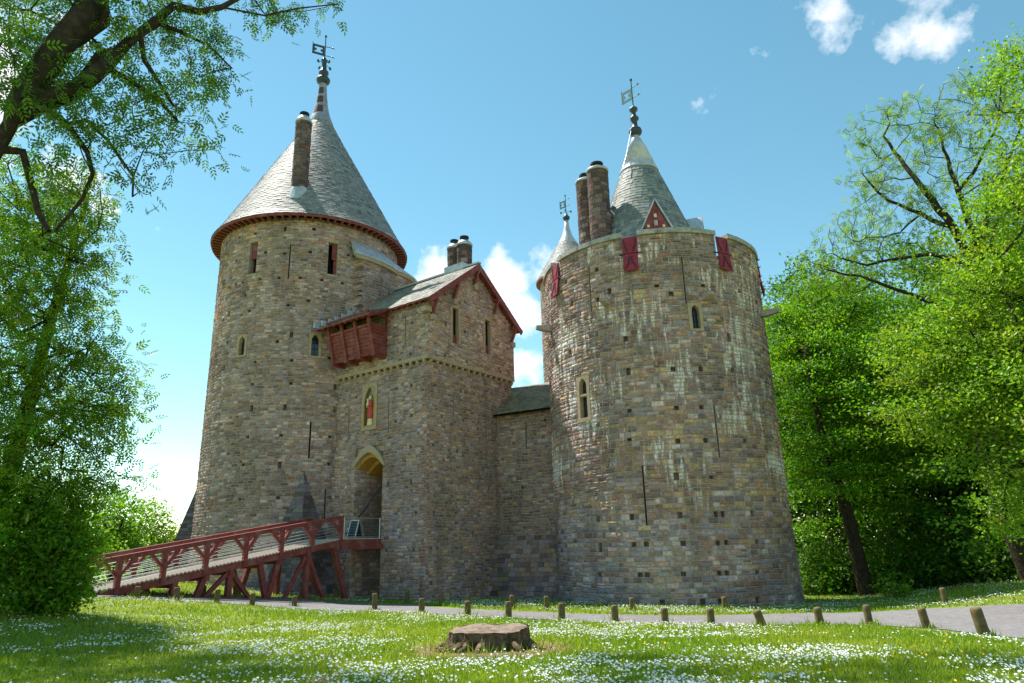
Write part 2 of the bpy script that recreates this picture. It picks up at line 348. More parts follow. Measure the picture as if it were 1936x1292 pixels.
def pal_pick(w):
    k = random.choices(list(w), list(w.values()))[0]; c = (np.array(PAL[k])*.82+PMEAN*.18)*random.uniform(.72, 1.26)*np.array((1.06, .99, 1.16)); return tuple(c*np.array([random.uniform(.95, 1.05) for _ in range(3)]))
def courses(z0, z1, ch):
    zs = [z0]
    while zs[-1] < z1-ch[0]*.6: zs.append(zs[-1]+random.uniform(*ch))
    zs[-1] = z1; return zs
LASTWALL = None
def masonry(parent, surf, ua, ub, z0, z1, ch, sw, openings=(), pal=None, m='stone', singles=0, ulim=None, rough=.018, name='stone', stuff='small_stones', part='wall'):
    """Coursed stones standing proud of a mortar bed. Openings are (kind,u0,u1,za,zb,depth); returned snapped to the courses."""
    zs = courses(z0, z1, ch); za_ = np.array(zs); ops = []
    for k, u0, u1, a, b, dep in openings:
        i0 = int(np.argmin(abs(za_-a))); i1 = int(np.argmin(abs(za_-b))); i1 = max(i1, i0+1); i1 = min(i1, len(zs)-1); i0 = min(i0, i1-1)
        ops.append((k, u0, u1, zs[i0], zs[i1], dep, i0, i1))
    core = MB(); st = []
    def PS_(u, z, d=0): return surf.pos(u, z+.05*(float(vnoise(u*.55+7, z*.6+3))-.5)+.03*(float(vnoise(u*1.7+1, z*1.3))-.5), d)
    for i in range(len(zs)-1):
        a, b = zs[i], zs[i+1]; lo, hi = (ua, ub) if ulim is None else ulim((a+b)/2)
        if hi-lo < .1: continue
        cut = sorted((max(lo, o[1]), min(hi, o[2])) for o in ops if o[6] <= i < o[7] and o[2] > lo and o[1] < hi)
        segs = []; c = lo
        for p, q in cut:
            if p > c+1e-4: segs.append((c, p))
            c = max(c, q)
        if hi > c+1e-4: segs.append((c, hi))
        for p, q in segs:
            u = p; first = True
            while u < q-1e-4:
                w = random.uniform(*sw)*(random.uniform(.45, 1) if first else 1); first = False
                v = u+w
                if q-v < sw[0]*.6: v = q
                # mortar bed cell
                n = max(1, int((v-u)/.6)+1) if isinstance(surf, Cyl) else 1
                core.add([PS_(u, a, -.022), PS_(v, a, -.022), PS_(v, b, -.022), PS_(u, b, -.022)], [(0, 1, 2, 3)])
                parts = [(a, b)]
                if random.random() < .2: m_ = a+(b-a)*random.uniform(.38, .62); parts = [(a, m_), (m_, b)]
                for a2, b2 in parts:
                    j = .009; c_ = min(.028, (v-u)*.2, (b2-a2)*.2); pr = random.uniform(-.004, rough); jt = lambda: random.uniform(-.008, .014)
                    ring = [(u+j, a2+j), (v-j, a2+j), (v-j, b2-j), (u+j, b2-j)]
                    inn = [(u+j+c_+jt(), a2+j+c_+jt()), (v-j-c_-jt(), a2+j+c_+jt()), (v-j-c_-jt(), b2-j-c_-jt()), (u+j+c_+jt(), b2-j-c_-jt())]
                    cu, cz = u+(v-u)*random.uniform(.3, .7), a2+(b2-a2)*random.uniform(.35, .65)
                    vs = [PS_(x, y, -.03) for x, y in ring]+[PS_(x, y, pr+random.uniform(-.008, .008)) for x, y in inn]+[PS_(cu, cz, pr+random.uniform(-.004, rough*1.2))]
                    wp = [(x, y, 0) for x, y in ring]+[(x, y, 0) for x, y in inn]+[(cu, cz, 0)]
                    st.append((vs, wp, pal((u+v)/2, (a2+b2)/2)))
                u = v
    FS = [(0, 1, 5, 4), (1, 2, 6, 5), (2, 3, 7, 6), (3, 0, 4, 7), (4, 5, 8), (5, 6, 8), (6, 7, 8), (7, 4, 8)]
    for k, u0, u1, a, b, dep, _, _ in ops:
        if k == 'gap': continue
        o = -.022; A = [PS_(u0, a, o), PS_(u1, a, o), PS_(u1, b, o), PS_(u0, b, o)]; B = [surf.pos(u0, a, -dep), surf.pos(u1, a, -dep), surf.pos(u1, b, -dep), surf.pos(u0, b, -dep)]
        core.add(A+B, [(0, 1, 5, 4), (1, 2, 6, 5), (2, 3, 7, 6), (3, 0, 4, 7), (4, 5, 6, 7)])
    global LASTWALL
    parent = LASTWALL = core.build(part, 'mortar', parent)
    if singles:                          # the stones that show largest are objects of their own
        def score(s):
            c = np.mean(s[0][4:8], axis=0); n = np.cross(s[0][5]-s[0][4], s[0][7]-s[0][4]); d = CAM-c; L = np.linalg.norm(d); q = c-CAM
            x = W/2+F*(q@rt)/(q@fw); y = H/2-F*(q@up)/(q@fw)
            return (n@d)/L**3 if (0 < x < W and 0 < y < 1130) else 0
        sc = np.array([score(s) for s in st]); top = set(np.argsort(-sc)[:singles].tolist())
    else: top = set()
    rest = MB()
    for i, (vs, wp, t) in enumerate(st):
        if i in top: link(name, np_mesh(name, vs, FS, [t]*8, wp), m, parent)
        else: rest.add(vs, FS, t, wp)
    if rest.v: rest.build(stuff, m, parent, kind='stuff')
    return [o[:6] for o in ops]
def uz_box(mb, surf, u0, u1, z0, z1, d0, d1, nu=1, tint=None):
    """A block in wall coordinates, from depth d0 (front) to d1 (back)."""
    us = np.linspace(u0, u1, nu+1)
    for i in range(nu):
        a, b = us[i], us[i+1]
        vs = [surf.pos(a, z0, d0), surf.pos(b, z0, d0), surf.pos(b, z1, d0), surf.pos(a, z1, d0), surf.pos(a, z0, d1), surf.pos(b, z0, d1), surf.pos(b, z1, d1), surf.pos(a, z1, d1)]
        fs = [(0, 1, 2, 3), (3, 2, 6, 7), (1, 0, 4, 5), (5, 4, 7, 6)]
        if i == 0: fs.append((0, 3, 7, 4))
        if i == nu-1: fs.append((2, 1, 5, 6))
        mb.add(vs, fs, tint)
def arch_pts(u0, u1, z0, zs, zt, n=7):   # pointed arch outline, CCW from lower left
    h = (u1-u0)/2; c = (u0+u1)/2; P = [(u0, z0), (u1, z0)]
    rise = zt-zs; r = (h*h+rise*rise)/(2*h) if rise >= h*.2 else None
    for i in range(n+1):                 # right side spring to apex
        t = i/n; y = zs+rise*math.sin(t*math.pi/2) if rise < h else None
        if y is not None: x = c+h*math.cos(t*math.pi/2)**.85 if t < 1 else c
        else:
            a = t*math.atan2(rise, r-h) ; x = u1-r+r*math.cos(a); y = zs+r*math.sin(a)
        P.append((x, y))
    L = [(2*c-x, y) for x, y in P[2:-1]][::-1]
    return P+L
def surround(parent, surf, u0, u1, z0, z1, inner, m='dressed', front=.02, back=-.3, name='surround'):
    """Dressed-stone plate filling a rectangular opening, cut through by the inner outline."""
    c = np.mean(inner, axis=0); outer = []
    for x, y in inner:
        dx, dy = x-c[0], y-c[1]; ts = []
        if abs(dx) > 1e-6: ts.append(((u1 if dx > 0 else u0)-c[0])/dx)
        if abs(dy) > 1e-6: ts.append(((z1 if dy > 0 else z0)-c[1])/dy)
        t = min(ts); outer.append((c[0]+dx*t, c[1]+dy*t))
    # keep the rectangle's corners
    for cx, cz in ((u0, z0), (u1, z0), (u1, z1), (u0, z1)):
        k = min(range(len(outer)), key=lambda i: (outer[i][0]-cx)**2+(outer[i][1]-cz)**2); outer[k] = (cx, cz)
    n = len(inner); mb = MB()
    vs = [surf.pos(*p, front) for p in outer]+[surf.pos(*p, front) for p in inner]+[surf.pos(*p, back) for p in inner]+[surf.pos(*p, -.03) for p in outer]
    fs = []
    for i in range(n):
        j = (i+1) % n
        fs += [(i, j, n+j, n+i), (n+i, n+j, 2*n+j, 2*n+i), (3*n+i, 3*n+j, j, i)]
    mb.add(vs, fs); return mb.build(name, m, parent)
def pane(parent, surf, u0, u1, z0, z1, d, m='glass', name='pane'):
    mb = MB(); uz_box(mb, surf, u0, u1, z0, z1, d, d-.03); return mb.build(name, m, parent)
def lancet(parent, surf, uc, z0, z1, w, ow, bars=True):
    """Pointed window: dressed surround, leaded pane, iron bars."""
    pt = arch_pts(uc-w/2, uc+w/2, z0+.1, z1-.12-w*.8, z1-.1)
    win = surround(parent, surf, uc-ow/2, uc+ow/2, z0, z1, pt, name='window')
    pane(win, surf, uc-ow/2+.02, uc+ow/2-.02, z0+.02, z1-.02, -.22)
    if bars:
        for k in range(4):
            mb = MB(); z = z0+.2+(z1-z0-.4)*k/3; uz_box(mb, surf, uc-w/2-.02, uc+w/2+.02, z-.012, z+.012, -.17, -.2); mb.build('glazing_bar', 'iron', win)
        mb = MB(); uz_box(mb, surf, uc-.012, uc+.012, z0+.08, z1-.12, -.165, -.19); mb.build('glazing_bar', 'iron', win)
    return win
def slit_ops(surf, L, w=.075):
    out = []
    for x, y0, y1 in L:
        u, za = surf.hit(x, y0); _, zb = surf.hit(x, y1); out.append(('slit', u-w/2, u+w/2, zb, za, .5))
    return out
def hole_ops(surf, L, w=.2, h=.2):
    out = []
    for x, y in L:
        u, z = surf.hit(x, y); out.append(('hole', u-w/2, u+w/2, z-h/2, z+h/2, .35))
    return out
def slate_cone(parent, c, prof, rh=.21, sw=.28, a0=0, a1=360, mult=(1, 1, 1), name='slates'):
    """Rings of lapped slates on a cone given by (z, r)."""
    z_ = np.array([p[0] for p in prof]); r_ = np.array([p[1] for p in prof]); mb = MB()
    s = np.r_[0, np.cumsum(np.hypot(np.diff(z_), np.diff(r_)))]; n = int(s[-1]/rh)
    for i in range(n):
        sa, sb = s[-1]*i/n, min(s[-1], s[-1]*(i+1)/n+.05)
        za, ra, zb, rb = np.interp(sa, s, z_), np.interp(sa, s, r_), np.interp(sb, s, z_), np.interp(sb, s, r_)
        k = max(8, int(2*math.pi*ra*(a1-a0)/360/sw)); off = random.random()
        for j in range(k):
            b0 = R_(a0+(a1-a0)*(j+off)/k); b1 = R_(a0+(a1-a0)*(j+1+off)/k); e = .004/ max(ra, .3)
            l = .014+random.uniform(0, .016); dz = random.uniform(-.014, .014)
            P = lambda b, r, z: (c[0]+r*math.cos(b), c[1]+r*math.sin(b), z)
            v = [P(b0+e, ra+l, za+dz), P(b1-e, ra+l, za+dz), P(b1-e, rb+.004, zb), P(b0+e, rb+.004, zb), P(b0+e, ra-.01, za+dz), P(b1-e, ra-.01, za+dz)]
            q = random.uniform(.72, 1.18); nn = fnoise(j*40/k, i*.35); base = np.array([.27, .28, .285])*(1-nn*.55)+np.array([.29, .275, .19])*nn*.55
            if random.random() < .06: base = base*.6
            mb.add(v, [(0, 1, 2, 3), (4, 5, 1, 0)], tuple(base*q*np.array(mult)))
    o = mb.build(name, 'slate', parent, kind='stuff'); return o
def bend_ring(mb, c, r0, r1, z0, z1, a0, a1, n):
    """Curved block from angle a0 to a1 (degrees)."""
    P = lambda a, r, z: (c[0]+r*math.cos(R_(a)), c[1]+r*math.sin(R_(a)), z)
    A = np.linspace(a0, a1, n+1)
    for i in range(n):
        a, b = A[i], A[i+1]; v = [P(a, r1, z0), P(b, r1, z0), P(b, r1, z1), P(a, r1, z1), P(a, r0, z0), P(b, r0, z0), P(b, r0, z1), P(a, r0, z1)]
        fs = [(0, 1, 2, 3), (3, 2, 6, 7), (1, 0, 4, 5), (5, 4, 7, 6)]
        if i == 0: fs.append((0, 3, 7, 4))
        if i == n-1: fs.append((2, 1, 5, 6))
        mb.add(v, fs)
def round_chimney(parent, c, r, z0, z1, cap=.3, name='chimney', tone=(1, 1, 1)):
    """A round stone shaft in courses with a sloped lead top and a pot."""
    mb = MB(); z = z0; i = 0
    while z < z1-.01:
        h = min(random.uniform(.2, .27), z1-z); k = max(7, int(2*math.pi*r/.36)); off = random.random()
        for j in range(k):
            a0 = 2*math.pi*(j+off)/k+.02; a1 = 2*math.pi*(j+1+off)/k-.02; am = (a0+a1)/2; d = random.uniform(0, .02)
            P = lambda a, rr, zz: (c[0]+rr*math.cos(a), c[1]+rr*math.sin(a), zz)
            v = [P(a0, r+d, z+.012), P(am, r+d, z+.012), P(a1, r+d, z+.012), P(a1, r+d, z+h-.012), P(am, r+d, z+h-.012), P(a0, r+d, z+h-.012)]
            v += [P(a0, r-.05, z), P(am, r-.05, z), P(a1, r-.05, z), P(a1, r-.05, z+h), P(am, r-.05, z+h), P(a0, r-.05, z+h)]
            t = np.array(pal_pick({'brown': 3, 'dark': 4, 'grey': 1, 'red': .4}))*np.array(tone)*.5
            mb.add(v, [(0, 1, 4, 5), (1, 2, 3, 4), (0, 5, 11, 6), (3, 2, 8, 9), (5, 4, 10, 11), (4, 3, 9, 10), (1, 0, 6, 7), (2, 1, 7, 8)], tuple(t), [(a0*r, z, 0)]*12)
        z += h; i += 1
    ch = mb.build(name, 'stone', parent)
    k = MB(); k.lathe(c, [(z0, r-.02), (z1-.02, r-.02)], 18); k.build('mortar_bed', 'mortar', ch)
    k = MB(); k.lathe(c, [(z1-.06, r+.045), (z1+.05, r+.05), (z1+cap*.5, r*.93), (z1+cap, r*.62)], 20); k.build('lead_cap', 'lead', ch, smooth=True)
    k = MB(); k.lathe(c, [(z1+cap-.03, r*.5), (z1+cap+.16, r*.48), (z1+cap+.17, r*.62), (z1+cap+.26, r*.62), (z1+cap+.27, r*.4)], 16); k.build('chimney_pot', 'iron', ch)
    return ch
def vane(parent, c, z, ztop, s=1.0, m='verdigris', turn=200, arms=True, holes=((1, 1), (1, 3), (2, 1), (2, 3), (3, 1), (3, 3), (4, 1), (4, 3), (2, 2), (3, 2))):
    """Banner weather vane with a pierced flag on a pole."""
    f = MB(); f.tube([(c[0], c[1], z-.3), (c[0], c[1], ztop)], [.055*s, .04*s], 8); f.lathe(c, [(ztop-.02, .03*s), (ztop+.04, .1*s), (ztop+.12, .1*s), (ztop+.17, .02*s)], 10)
    v = f.build('weather_vane', m, parent)
    d = np.array([math.cos(R_(turn)), math.sin(R_(turn)), 0]); hz = (ztop-z)
    fl = MB(); nx, nz = 6, 5; w = .95*s; h = .95*s; zb = z+hz*.30
    for i in range(nx):
        for j in range(nz):
            if (i, j) in holes: continue
            u = (i+.5)/nx*w+.05*s; fl.box((c[0]+d[0]*u, c[1]+d[1]*u, zb+(j+.5)/nz*h+u*.1), (d, np.array([-d[1], d[0], 0]), (0, 0, 1)), (w/nx/2, .02*s, h/nz/2+.004))
    fl.beam((c[0]+d[0]*(w+.06*s), c[1]+d[1]*(w+.06*s), zb-.02+w*.1), (c[0]+d[0]*(w+.06*s), c[1]+d[1]*(w+.06*s), zb+h+.2*s+w*.1), .04*s, .04*s)
    fl.build('flag', m, v)
    for k, zz in enumerate((zb+.05, zb+h)):
        a = MB(); e = np.array([c[0], c[1], zz])-d*.6*s; a.tube([(c[0], c[1], zz), e], [.03*s, .025*s], 6); a.lathe((e[0], e[1]), [(zz-.08*s, .02), (zz, .075*s), (zz+.08*s, .02)], 8)
        a.tube([e, e-d*.22*s-np.array([0, 0, .12*s])], [.03*s, .012*s], 6); a.build('tail_arm', m, v)
    if arms:
        for k in range(4):
            e = np.array([math.cos(R_(turn+35+90*k)), math.sin(R_(turn+35+90*k)), 0]); a = MB(); zz = z-.05
            o = np.array([c[0], c[1], zz]); a.tube([o, o+e*.32*s+np.array([0, 0, .1*s]), o+e*.55*s], .022*s, 6)
            q = o+e*.62*s
            a.box(q, (e, np.cross(e, (0, 0, 1)), (0, 0, 1)), (.1*s, .03*s, .1*s)); a.box(q+np.array([0, 0, .1*s]), (e, np.cross(e, (0, 0, 1)), (0, 0, 1)), (.05*s, .03*s, .06*s)); a.build('compass_arm', m, v)
    return v

# ================================================================== RIGHT ROUND TOWER
pol = lambda deg, d: np.array([math.sin(R_(deg)), math.cos(R_(deg))])*d
RTc, LTc = pol(12.1, 35.0), pol(-17.3, 43.0)
rtS = Cyl(RTc, 5.5, -102, lambda a, z: 5.47+.06*max(0, (3-z))/3)
LZ = 13.9
def rt_pal(u, z):
    n = float(fnoise(u*.28+20, z*.28+5)); n2 = float(fnoise(u*.5+3, z*.4+31))
    if z < 2.65+.25*math.sin(u*.7): w = {'grey': 3, 'slate': 2.6 if u < .5 else .8, 'brown': 1.2+(1.5 if u > 1 else 0), 'dark': 1.2, 'red': .3+.4*(u > 1), 'pale': .3, 'ochre': .2+.6*(u > 2)}
    elif z < 6.8: w = {'ochre': 1.0+5*max(0, n-.25)*(2 if u > -3 else .6), 'brown': 2.6, 'grey': 1.5, 'dark': 1.2, 'red': .5, 'pale': .3}
    else: w = {'grey': 2.4, 'brown': 3+2*n, 'dark': 2.2, 'ochre': .5+1.4*max(0, n2-.4), 'red': .25+(2.4 if abs(u-.2) < .55 and n2 > .3 else 0), 'pale': .5, 'slate': .6}
    return pal_pick(w)
tr = thing('stone_tower', (RTc[0], RTc[1], g(*RTc)), 'broad round stone tower with red crenel shutters and lime-streaked masonry', 'tower')
CREN = [(1192, 480), (1367, 482), (1051, 528)]
cren_u = [rtS.hit(*p)[0] for p in CREN]+[rtS.u(-17), rtS.u(-203)]
ops = [('gap', u-.36, u+.36, 14.28, 15.19, .4) for u in cren_u]
ul, _ = rtS.hit(1316, 598); ops.append(('win', ul-.33, ul+.33, 10.45, 11.85, .6))
u2, _ = rtS.hit(1102, 752); ops.append(('win', u2-.4, u2+.4, 7.0, 9.0, .6))
ops += slit_ops(rtS, [(1214, 885, 993), (1351, 766, 862), (1289, 482, 570), (1112, 506, 592)])
HR = [(1126.5, 509), (1151, 550.7), (1129, 570), (1241.5, 539), (1269, 552.5), (1330.6, 539.5), (1400, 552), (1068, 532), (1079.5, 573), (1076, 668), (1182, 640), (1273, 698), (1326, 697), (1387, 701), (1187, 702), (1380, 638), (1189, 774), (1279, 768), (1327, 768), (1282, 833), (1335, 832), (1410, 834), (1189, 834), (1062, 892.5), (1279, 901), (1346, 900.6), (1129, 983), (1194, 977), (1286, 975), (1354.6, 974), (1368, 974), (1424, 973), (1134, 1036), (1198, 1032), (1221.6, 1031), (1292, 1029), (1358, 1027), (1374, 1026.5), (1432, 1025.5), (1474, 1026), (1133.5, 1091.5), (1210, 1088), (1224, 1087), (1292, 1085.6), (1360, 1083), (1374.7, 1082), (1432, 1081), (1181, 1145), (1253, 1145), (1329, 1141), (1362, 1141), (1432, 1136)]
ops += hole_ops(rtS, HR, .21, .21)
UA, UB = rtS.u(-222), rtS.u(20)
so_ = masonry(tr, rtS, UA, UB, -2.6, 15.19, (.13, .25), (.18, .56), ops, rt_pal, 'stone_limed', singles=300, rough=.026); wall = LASTWALL
mb = MB(); bend_ring(mb, RTc, 5.0, 5.44, -2.6, 15.19, 19, 139, 30); mb.build('rear_wall', 'mortar', wall)
mb = MB(); bend_ring(mb, RTc, 3.0, 5.05, 13.2, LZ, 0, 360, 60); mb.build('wall_walk', 'coping', wall)
# the parapet's inner face, in merlons
edges = sorted(math.degrees(rtS.a0+u/5.5) for u in cren_u)
hw = math.degrees(.36/5.5); spans = [(edges[i]+hw, edges[i+1]-hw) for i in range(len(edges)-1)]+[(edges[-1]+hw, edges[0]+360-hw)]
mb = MB()
for a, b in spans: bend_ring(mb, RTc, 5.0, 5.06, LZ-.1, 15.19, a, b, max(4, int((b-a)/4)))
mb.build('parapet_back', 'mortar', wall)
for a, b in spans:
    n = max(1, round((b-a)/8.8))
    for i in range(n):
        mb = MB(); p = a+(b-a)*i/n; q = a+(b-a)*(i+1)/n; bend_ring(mb, RTc, 4.95, 5.58+random.uniform(-.012, .012), 15.19, 15.42+random.uniform(-.012, .012), p+.06, q-.06, 4); mb.build('coping_stone', 'coping', tr)
for o in so_:
    if o[0] == 'win' and abs((o[1]+o[2])/2-ul) < .1: lancet(tr, rtS, ul, o[3], o[4], .36, .66)
    if o[0] == 'win' and abs((o[1]+o[2])/2-u2) < .1:
        wn = lancet(tr, rtS, u2, o[3], o[4], .46, .8, bars=False)
        mb = MB(); zm = o[3]+(o[4]-o[3])*.56; uz_box(mb, rtS, u2-.26, u2+.26, zm-.05, zm+.06, .0, -.2); mb.build('transom', 'dressed', wn)
        mb = MB(); uz_box(mb, rtS, u2-.42, u2+.42, o[3]-.08, o[3]+.1, .07, -.2, 2); mb.build('sill', 'dressed', wn)
    if o[0] == 'slit': pane(tr, rtS, o[1], o[2], o[3], o[4], -.3, 'dark', 'arrow_slit')
# red shutters hung in the crenels: an upper leaf in the gap, a lower leaf flapped out over the wall
for k, u in enumerate(cren_u[:4]):
    for leaf, (zt, zb, dt, db) in enumerate(((15.16, 14.36, .0, .06), (14.3, 13.48, .05, .16))):
        n = 5; mb = MB()
        for i in range(n):
            a, b = i/n, (i+1)/n; za, zb2 = zt+(zb-zt)*a, zt+(zb-zt)*b-.012; da, d2 = dt+(db-dt)*a, dt+(db-dt)*b
            vs = [rtS.pos(u+s*.335, z, d+o) for o in (0, .05) for s, z, d in ((-1, zb2, d2), (1, zb2, d2), (1, za, da), (-1, za, da))]
            mb.add(vs, [(4, 5, 6, 7), (3, 2, 1, 0), (0, 1, 5, 4), (1, 2, 6, 5), (2, 3, 7, 6), (3, 0, 4, 7)])
        sh = mb.build('shutter', 'redbright', tr)
        for s in (-1, 1):
            P = [((.27 if leaf == 0 else .05)+(-.15*t*t if leaf == 0 else .2*t**2.2), t) for t in np.linspace(0, 1, 8)]
            im = MB(); pts = [rtS.pos(u+s*x, zt-.1+(zb-zt+.18)*t, dt+(db-dt)*t+.062) for x, t in P]
            for p, q in zip(pts[:-1], pts[1:]): im.beam(p, q, .045, .016, upv=(math.cos(R_(-102)+u/5.5), math.sin(R_(-102)+u/5.5), 0))
            im.build('iron_strap', 'iron', sh)
    hb = MB(); pts = [rtS.pos(u+x, 14.33, .06) for x in (-.5, 0, .5)]; hb.tube(pts, .032, 6); hb.build('shutter_pivot', 'iron', tr)
# waterspouts
for px, py, L in ((1148, 573, .55), (1333, 563, .55), (1041, 622, .75), (1441, 594, .75)):
    u, z = rtS.hit(px, py); a = rtS.a0+u/5.5; e = np.array([math.cos(a), math.sin(a), 0]); t = np.array([-e[1], e[0], 0])
    o = np.array([RTc[0], RTc[1], z])+e*5.3; mb = MB(); vs = []
    for r, w, h0, h1 in ((0, .17, -.16, .16), (.45, .16, -.15, .15), (.2+L, .13, -.05, .11)):
        vs += [o+e*r+t*s*w+np.array([0, 0, h]) for s, h in ((-1, h0), (1, h0), (1, h1), (-1, h1))]
    fs = [(i*4+j, i*4+(j+1) % 4, i*4+4+(j+1) % 4, i*4+4+j) for i in range(2) for j in range(4)]+[(8, 9, 10, 11)]
    mb.add(vs, fs); mb.build('waterspout', 'mortar', tr)
# iron pins on the right flank
for py in (492, 506, 524, 536):
    u, z = rtS.hit(1437, py); mb = MB(); mb.tube([rtS.pos(u, z, -.05), rtS.pos(u, z, .13), rtS.pos(u, z+.07, .16)], .025, 6); mb.build('iron_pin', 'iron', tr)
# roof cone, lead cap and vane
profR = [(13.7, 3.95), (17.4, 2.5), (21.45, 1.03)]
mb = MB(); mb.lathe(RTc, [(z, r-.02) for z, r in profR], 48); roof = mb.build('roof', 'dark', tr)
slate_cone(roof, RTc, profR, .2, .3, mult=(.95, 1.02, .98))
mb = MB(); mb.lathe(RTc, [(21.36, 1.10), (21.46, 1.08), (22.1, .83), (22.12, .86), (22.9, .56), (22.92, .58), (23.75, .2), (23.9, .16)], 28); mb.build('lead_cap', 'lead', roof, smooth=True)
mb = MB(); c_ = RTc
mb.lathe(c_, [(23.7, .17), (23.85, .19), (23.95, .34), (24.1, .38), (24.25, .34), (24.36, .17), (24.8, .15), (24.9, .26), (25.0, .26), (25.08, .14), (25.4, .12), (25.5, .24), (25.62, .24), (25.7, .1), (25.8, .08)], 16); mb.build('finial', 'finial', roof, smooth=True)
vane(tr, c_, 25.75, 27.5, .78, 'verdigris', turn=128, arms=False)
mb = MB(); P0 = np.array([RTc[0]-.2, RTc[1]-.2, 0]); mb.tube([P0+np.array([-.05, 0, 25.2]), P0+np.array([-.1, -.05, 24]), P0+np.array([-.55, -.45, 22.2]), P0+np.array([-.85, -.75, 21.3])], .02, 5); mb.build('lightning_rod', 'steel', roof)
# triangular dormers
def dormer(ang, zb, h, w):
    e = np.array([math.cos(R_(ang)), math.sin(R_(ang)), 0]); t = np.array([-e[1], e[0], 0]); Z = np.array([0, 0, 1.0])
    rb = float(np.interp(zb, [13.7, 17.4, 21.45], [3.95, 2.5, 1.03])); o = np.array([RTc[0], RTc[1], zb])+e*(rb+.12)
    d = MB(); f = [o-t*w/2, o+t*w/2, o+Z*h]; bk = [o-t*w/2-e*.6, o+t*w/2-e*.6, o+Z*h-e*1.4]
    d.add(f+bk, [(0, 1, 2), (1, 4, 5, 2), (3, 0, 2, 5), (0, 3, 4, 1)]); dm = d.build('dormer', 'red', tr)
    q = MB()
    for s in (-1, 1):
        a = o+s*t*(w/2+.14)-Z*.14+e*.08; b = o+Z*(h+.16)+e*.08
        a2 = a-e*.75; b2 = b-e*1.55; nn = nrm(np.cross(b-a, e))*.07
        q.add([a, b, b2, a2, a+nn, b+nn, b2+nn, a2+nn], [(0, 1, 2, 3), (7, 6, 5, 4), (0, 4, 5, 1), (1, 5, 6, 2), (2, 6, 7, 3), (3, 7, 4, 0)])
    q.build('lead_verge', 'lead', dm)
    q = MB(); q.box(o-Z*.14+e*.1, (t, e, Z), (w/2+.1, .14, .1)); q.build('lead_apron', 'lead', dm)
    for x, z, ww, hh, mt in ((0, .32*h, .09, .15, 'coping'), (0, .56*h, .07, .09, 'statue_skin'), (-.24*w, .22*h, .06, .07, 'statue_skin'), (.24*w, .22*h, .06, .07, 'statue_skin')):
        q = MB(); q.box(o+t*x+Z*z+e*.015, (t, e, Z), (ww, .02, hh)); q.build('vent', mt, dm)
    for x in np.linspace(-.42, .42, 6):
        q = MB(); p0 = o+t*w*x+e*.012; top = h*(1-2*abs(x)); q.beam(p0+Z*.02, p0+Z*(top-.02), .015, .01, upv=e) if top > .1 else None
        if q.v: q.build('batten', 'red', dm)
dormer(-90.5, 16.35, 1.7, 1.6); dormer(-22, 16.35, 1.6, 1.5); dormer(150, 16.35, 1.6, 1.5)
for px, py, d, zt, r in ((1134, 400, 33.2, 21.35, .56), (1110, 400, 34.2, 21.3, .52)):
    p = ath(px, py, d); round_chimney(tr, p[:2], r, 13.8, zt-.55, .22)
p = ath(1158, 408, 33.4); mb = MB(); mb.beam(p+np.array([-.3, 0, .3]), p+np.array([.35, .3, -.3]), .5, .1); mb.build('lead_flashing', 'lead', roof)

# ================================================================== LEFT ROUND TOWER
ltS = Cyl(LTc, 5.5, -73, lambda a, z: 5.42+.07*max(0, (4-z))/4)
def lt_pal(u, z):
    n = float(fnoise(u*.3+50, z*.3+15))
    w = {'grey': 4.2, 'brown': 1.4+2.6*max(0, n-.35), 'pale': .9, 'ochre': .35+(1.6 if z > 17.5 else 0)*n+.7*max(0, n-.5), 'slate': 1.0, 'red': .25 if z > 9 else .8, 'dark': .8 if z > 9 else 1.8}
    return pal_pick(w)
tl = thing('stone_tower', (LTc[0], LTc[1], g(*LTc)), 'tall round stone tower with a great slate cone roof and one round chimney', 'tower')
lops = []
WR = []
for px in (476, 630):
    u, _ = ltS.hit(px, 487); WR.append(u); lops.append(('win', u-.27, u+.27, 16.75, 18.65, .7))
LW = []
for px, a, b in ((455, 12.0, 13.1), (596, 11.85, 13.1)):
    u, _ = ltS.hit(px, 655); LW.append(u); lops.append(('win', u-.34, u+.34, a-.08, b+.1, .6))
lops += slit_ops(ltS, [(548.5, 463, 528), (588.5, 795, 868), (617, 925, 980), (643, 800, 880)], .09)
HL = [(480.8, 439), (537.6, 431.7), (594, 430), (450, 449), (426, 464.5), (500, 477.6), (537, 477), (586.6, 474.5), (660.8, 482), (443.8, 495), (489, 529), (526, 525), (567, 526), (609, 529), (648.6, 536), (455.7, 534), (443, 539), (430, 543), (461, 558), (543.5, 576), (583, 569), (469, 585), (430, 593), (550.5, 632), (523, 643), (427, 647), (480, 683.5), (551, 681), (624, 675), (420, 695.6), (474.6, 727), (549.4, 725), (473.5, 772), (538, 769), (530.5, 824.6), (466, 826), (527.7, 880), (457, 878), (524.5, 941), (450, 944), (625, 825), (623, 876), (626.7, 943), (635, 732), (635, 774)]
lops += hole_ops(ltS, HL, .2, .2)
so_ = masonry(tl, ltS, ltS.u(-196), ltS.u(40), -2.6, 20.2, (.13, .185), (.2, .46), lops, lt_pal, 'stone', singles=300, rough=.022); wall = LASTWALL
mb = MB(); bend_ring(mb, LTc, 5.0, 5.4, -2.6, 20.2, 39, 165, 30); mb.build('rear_wall', 'mortar', wall)
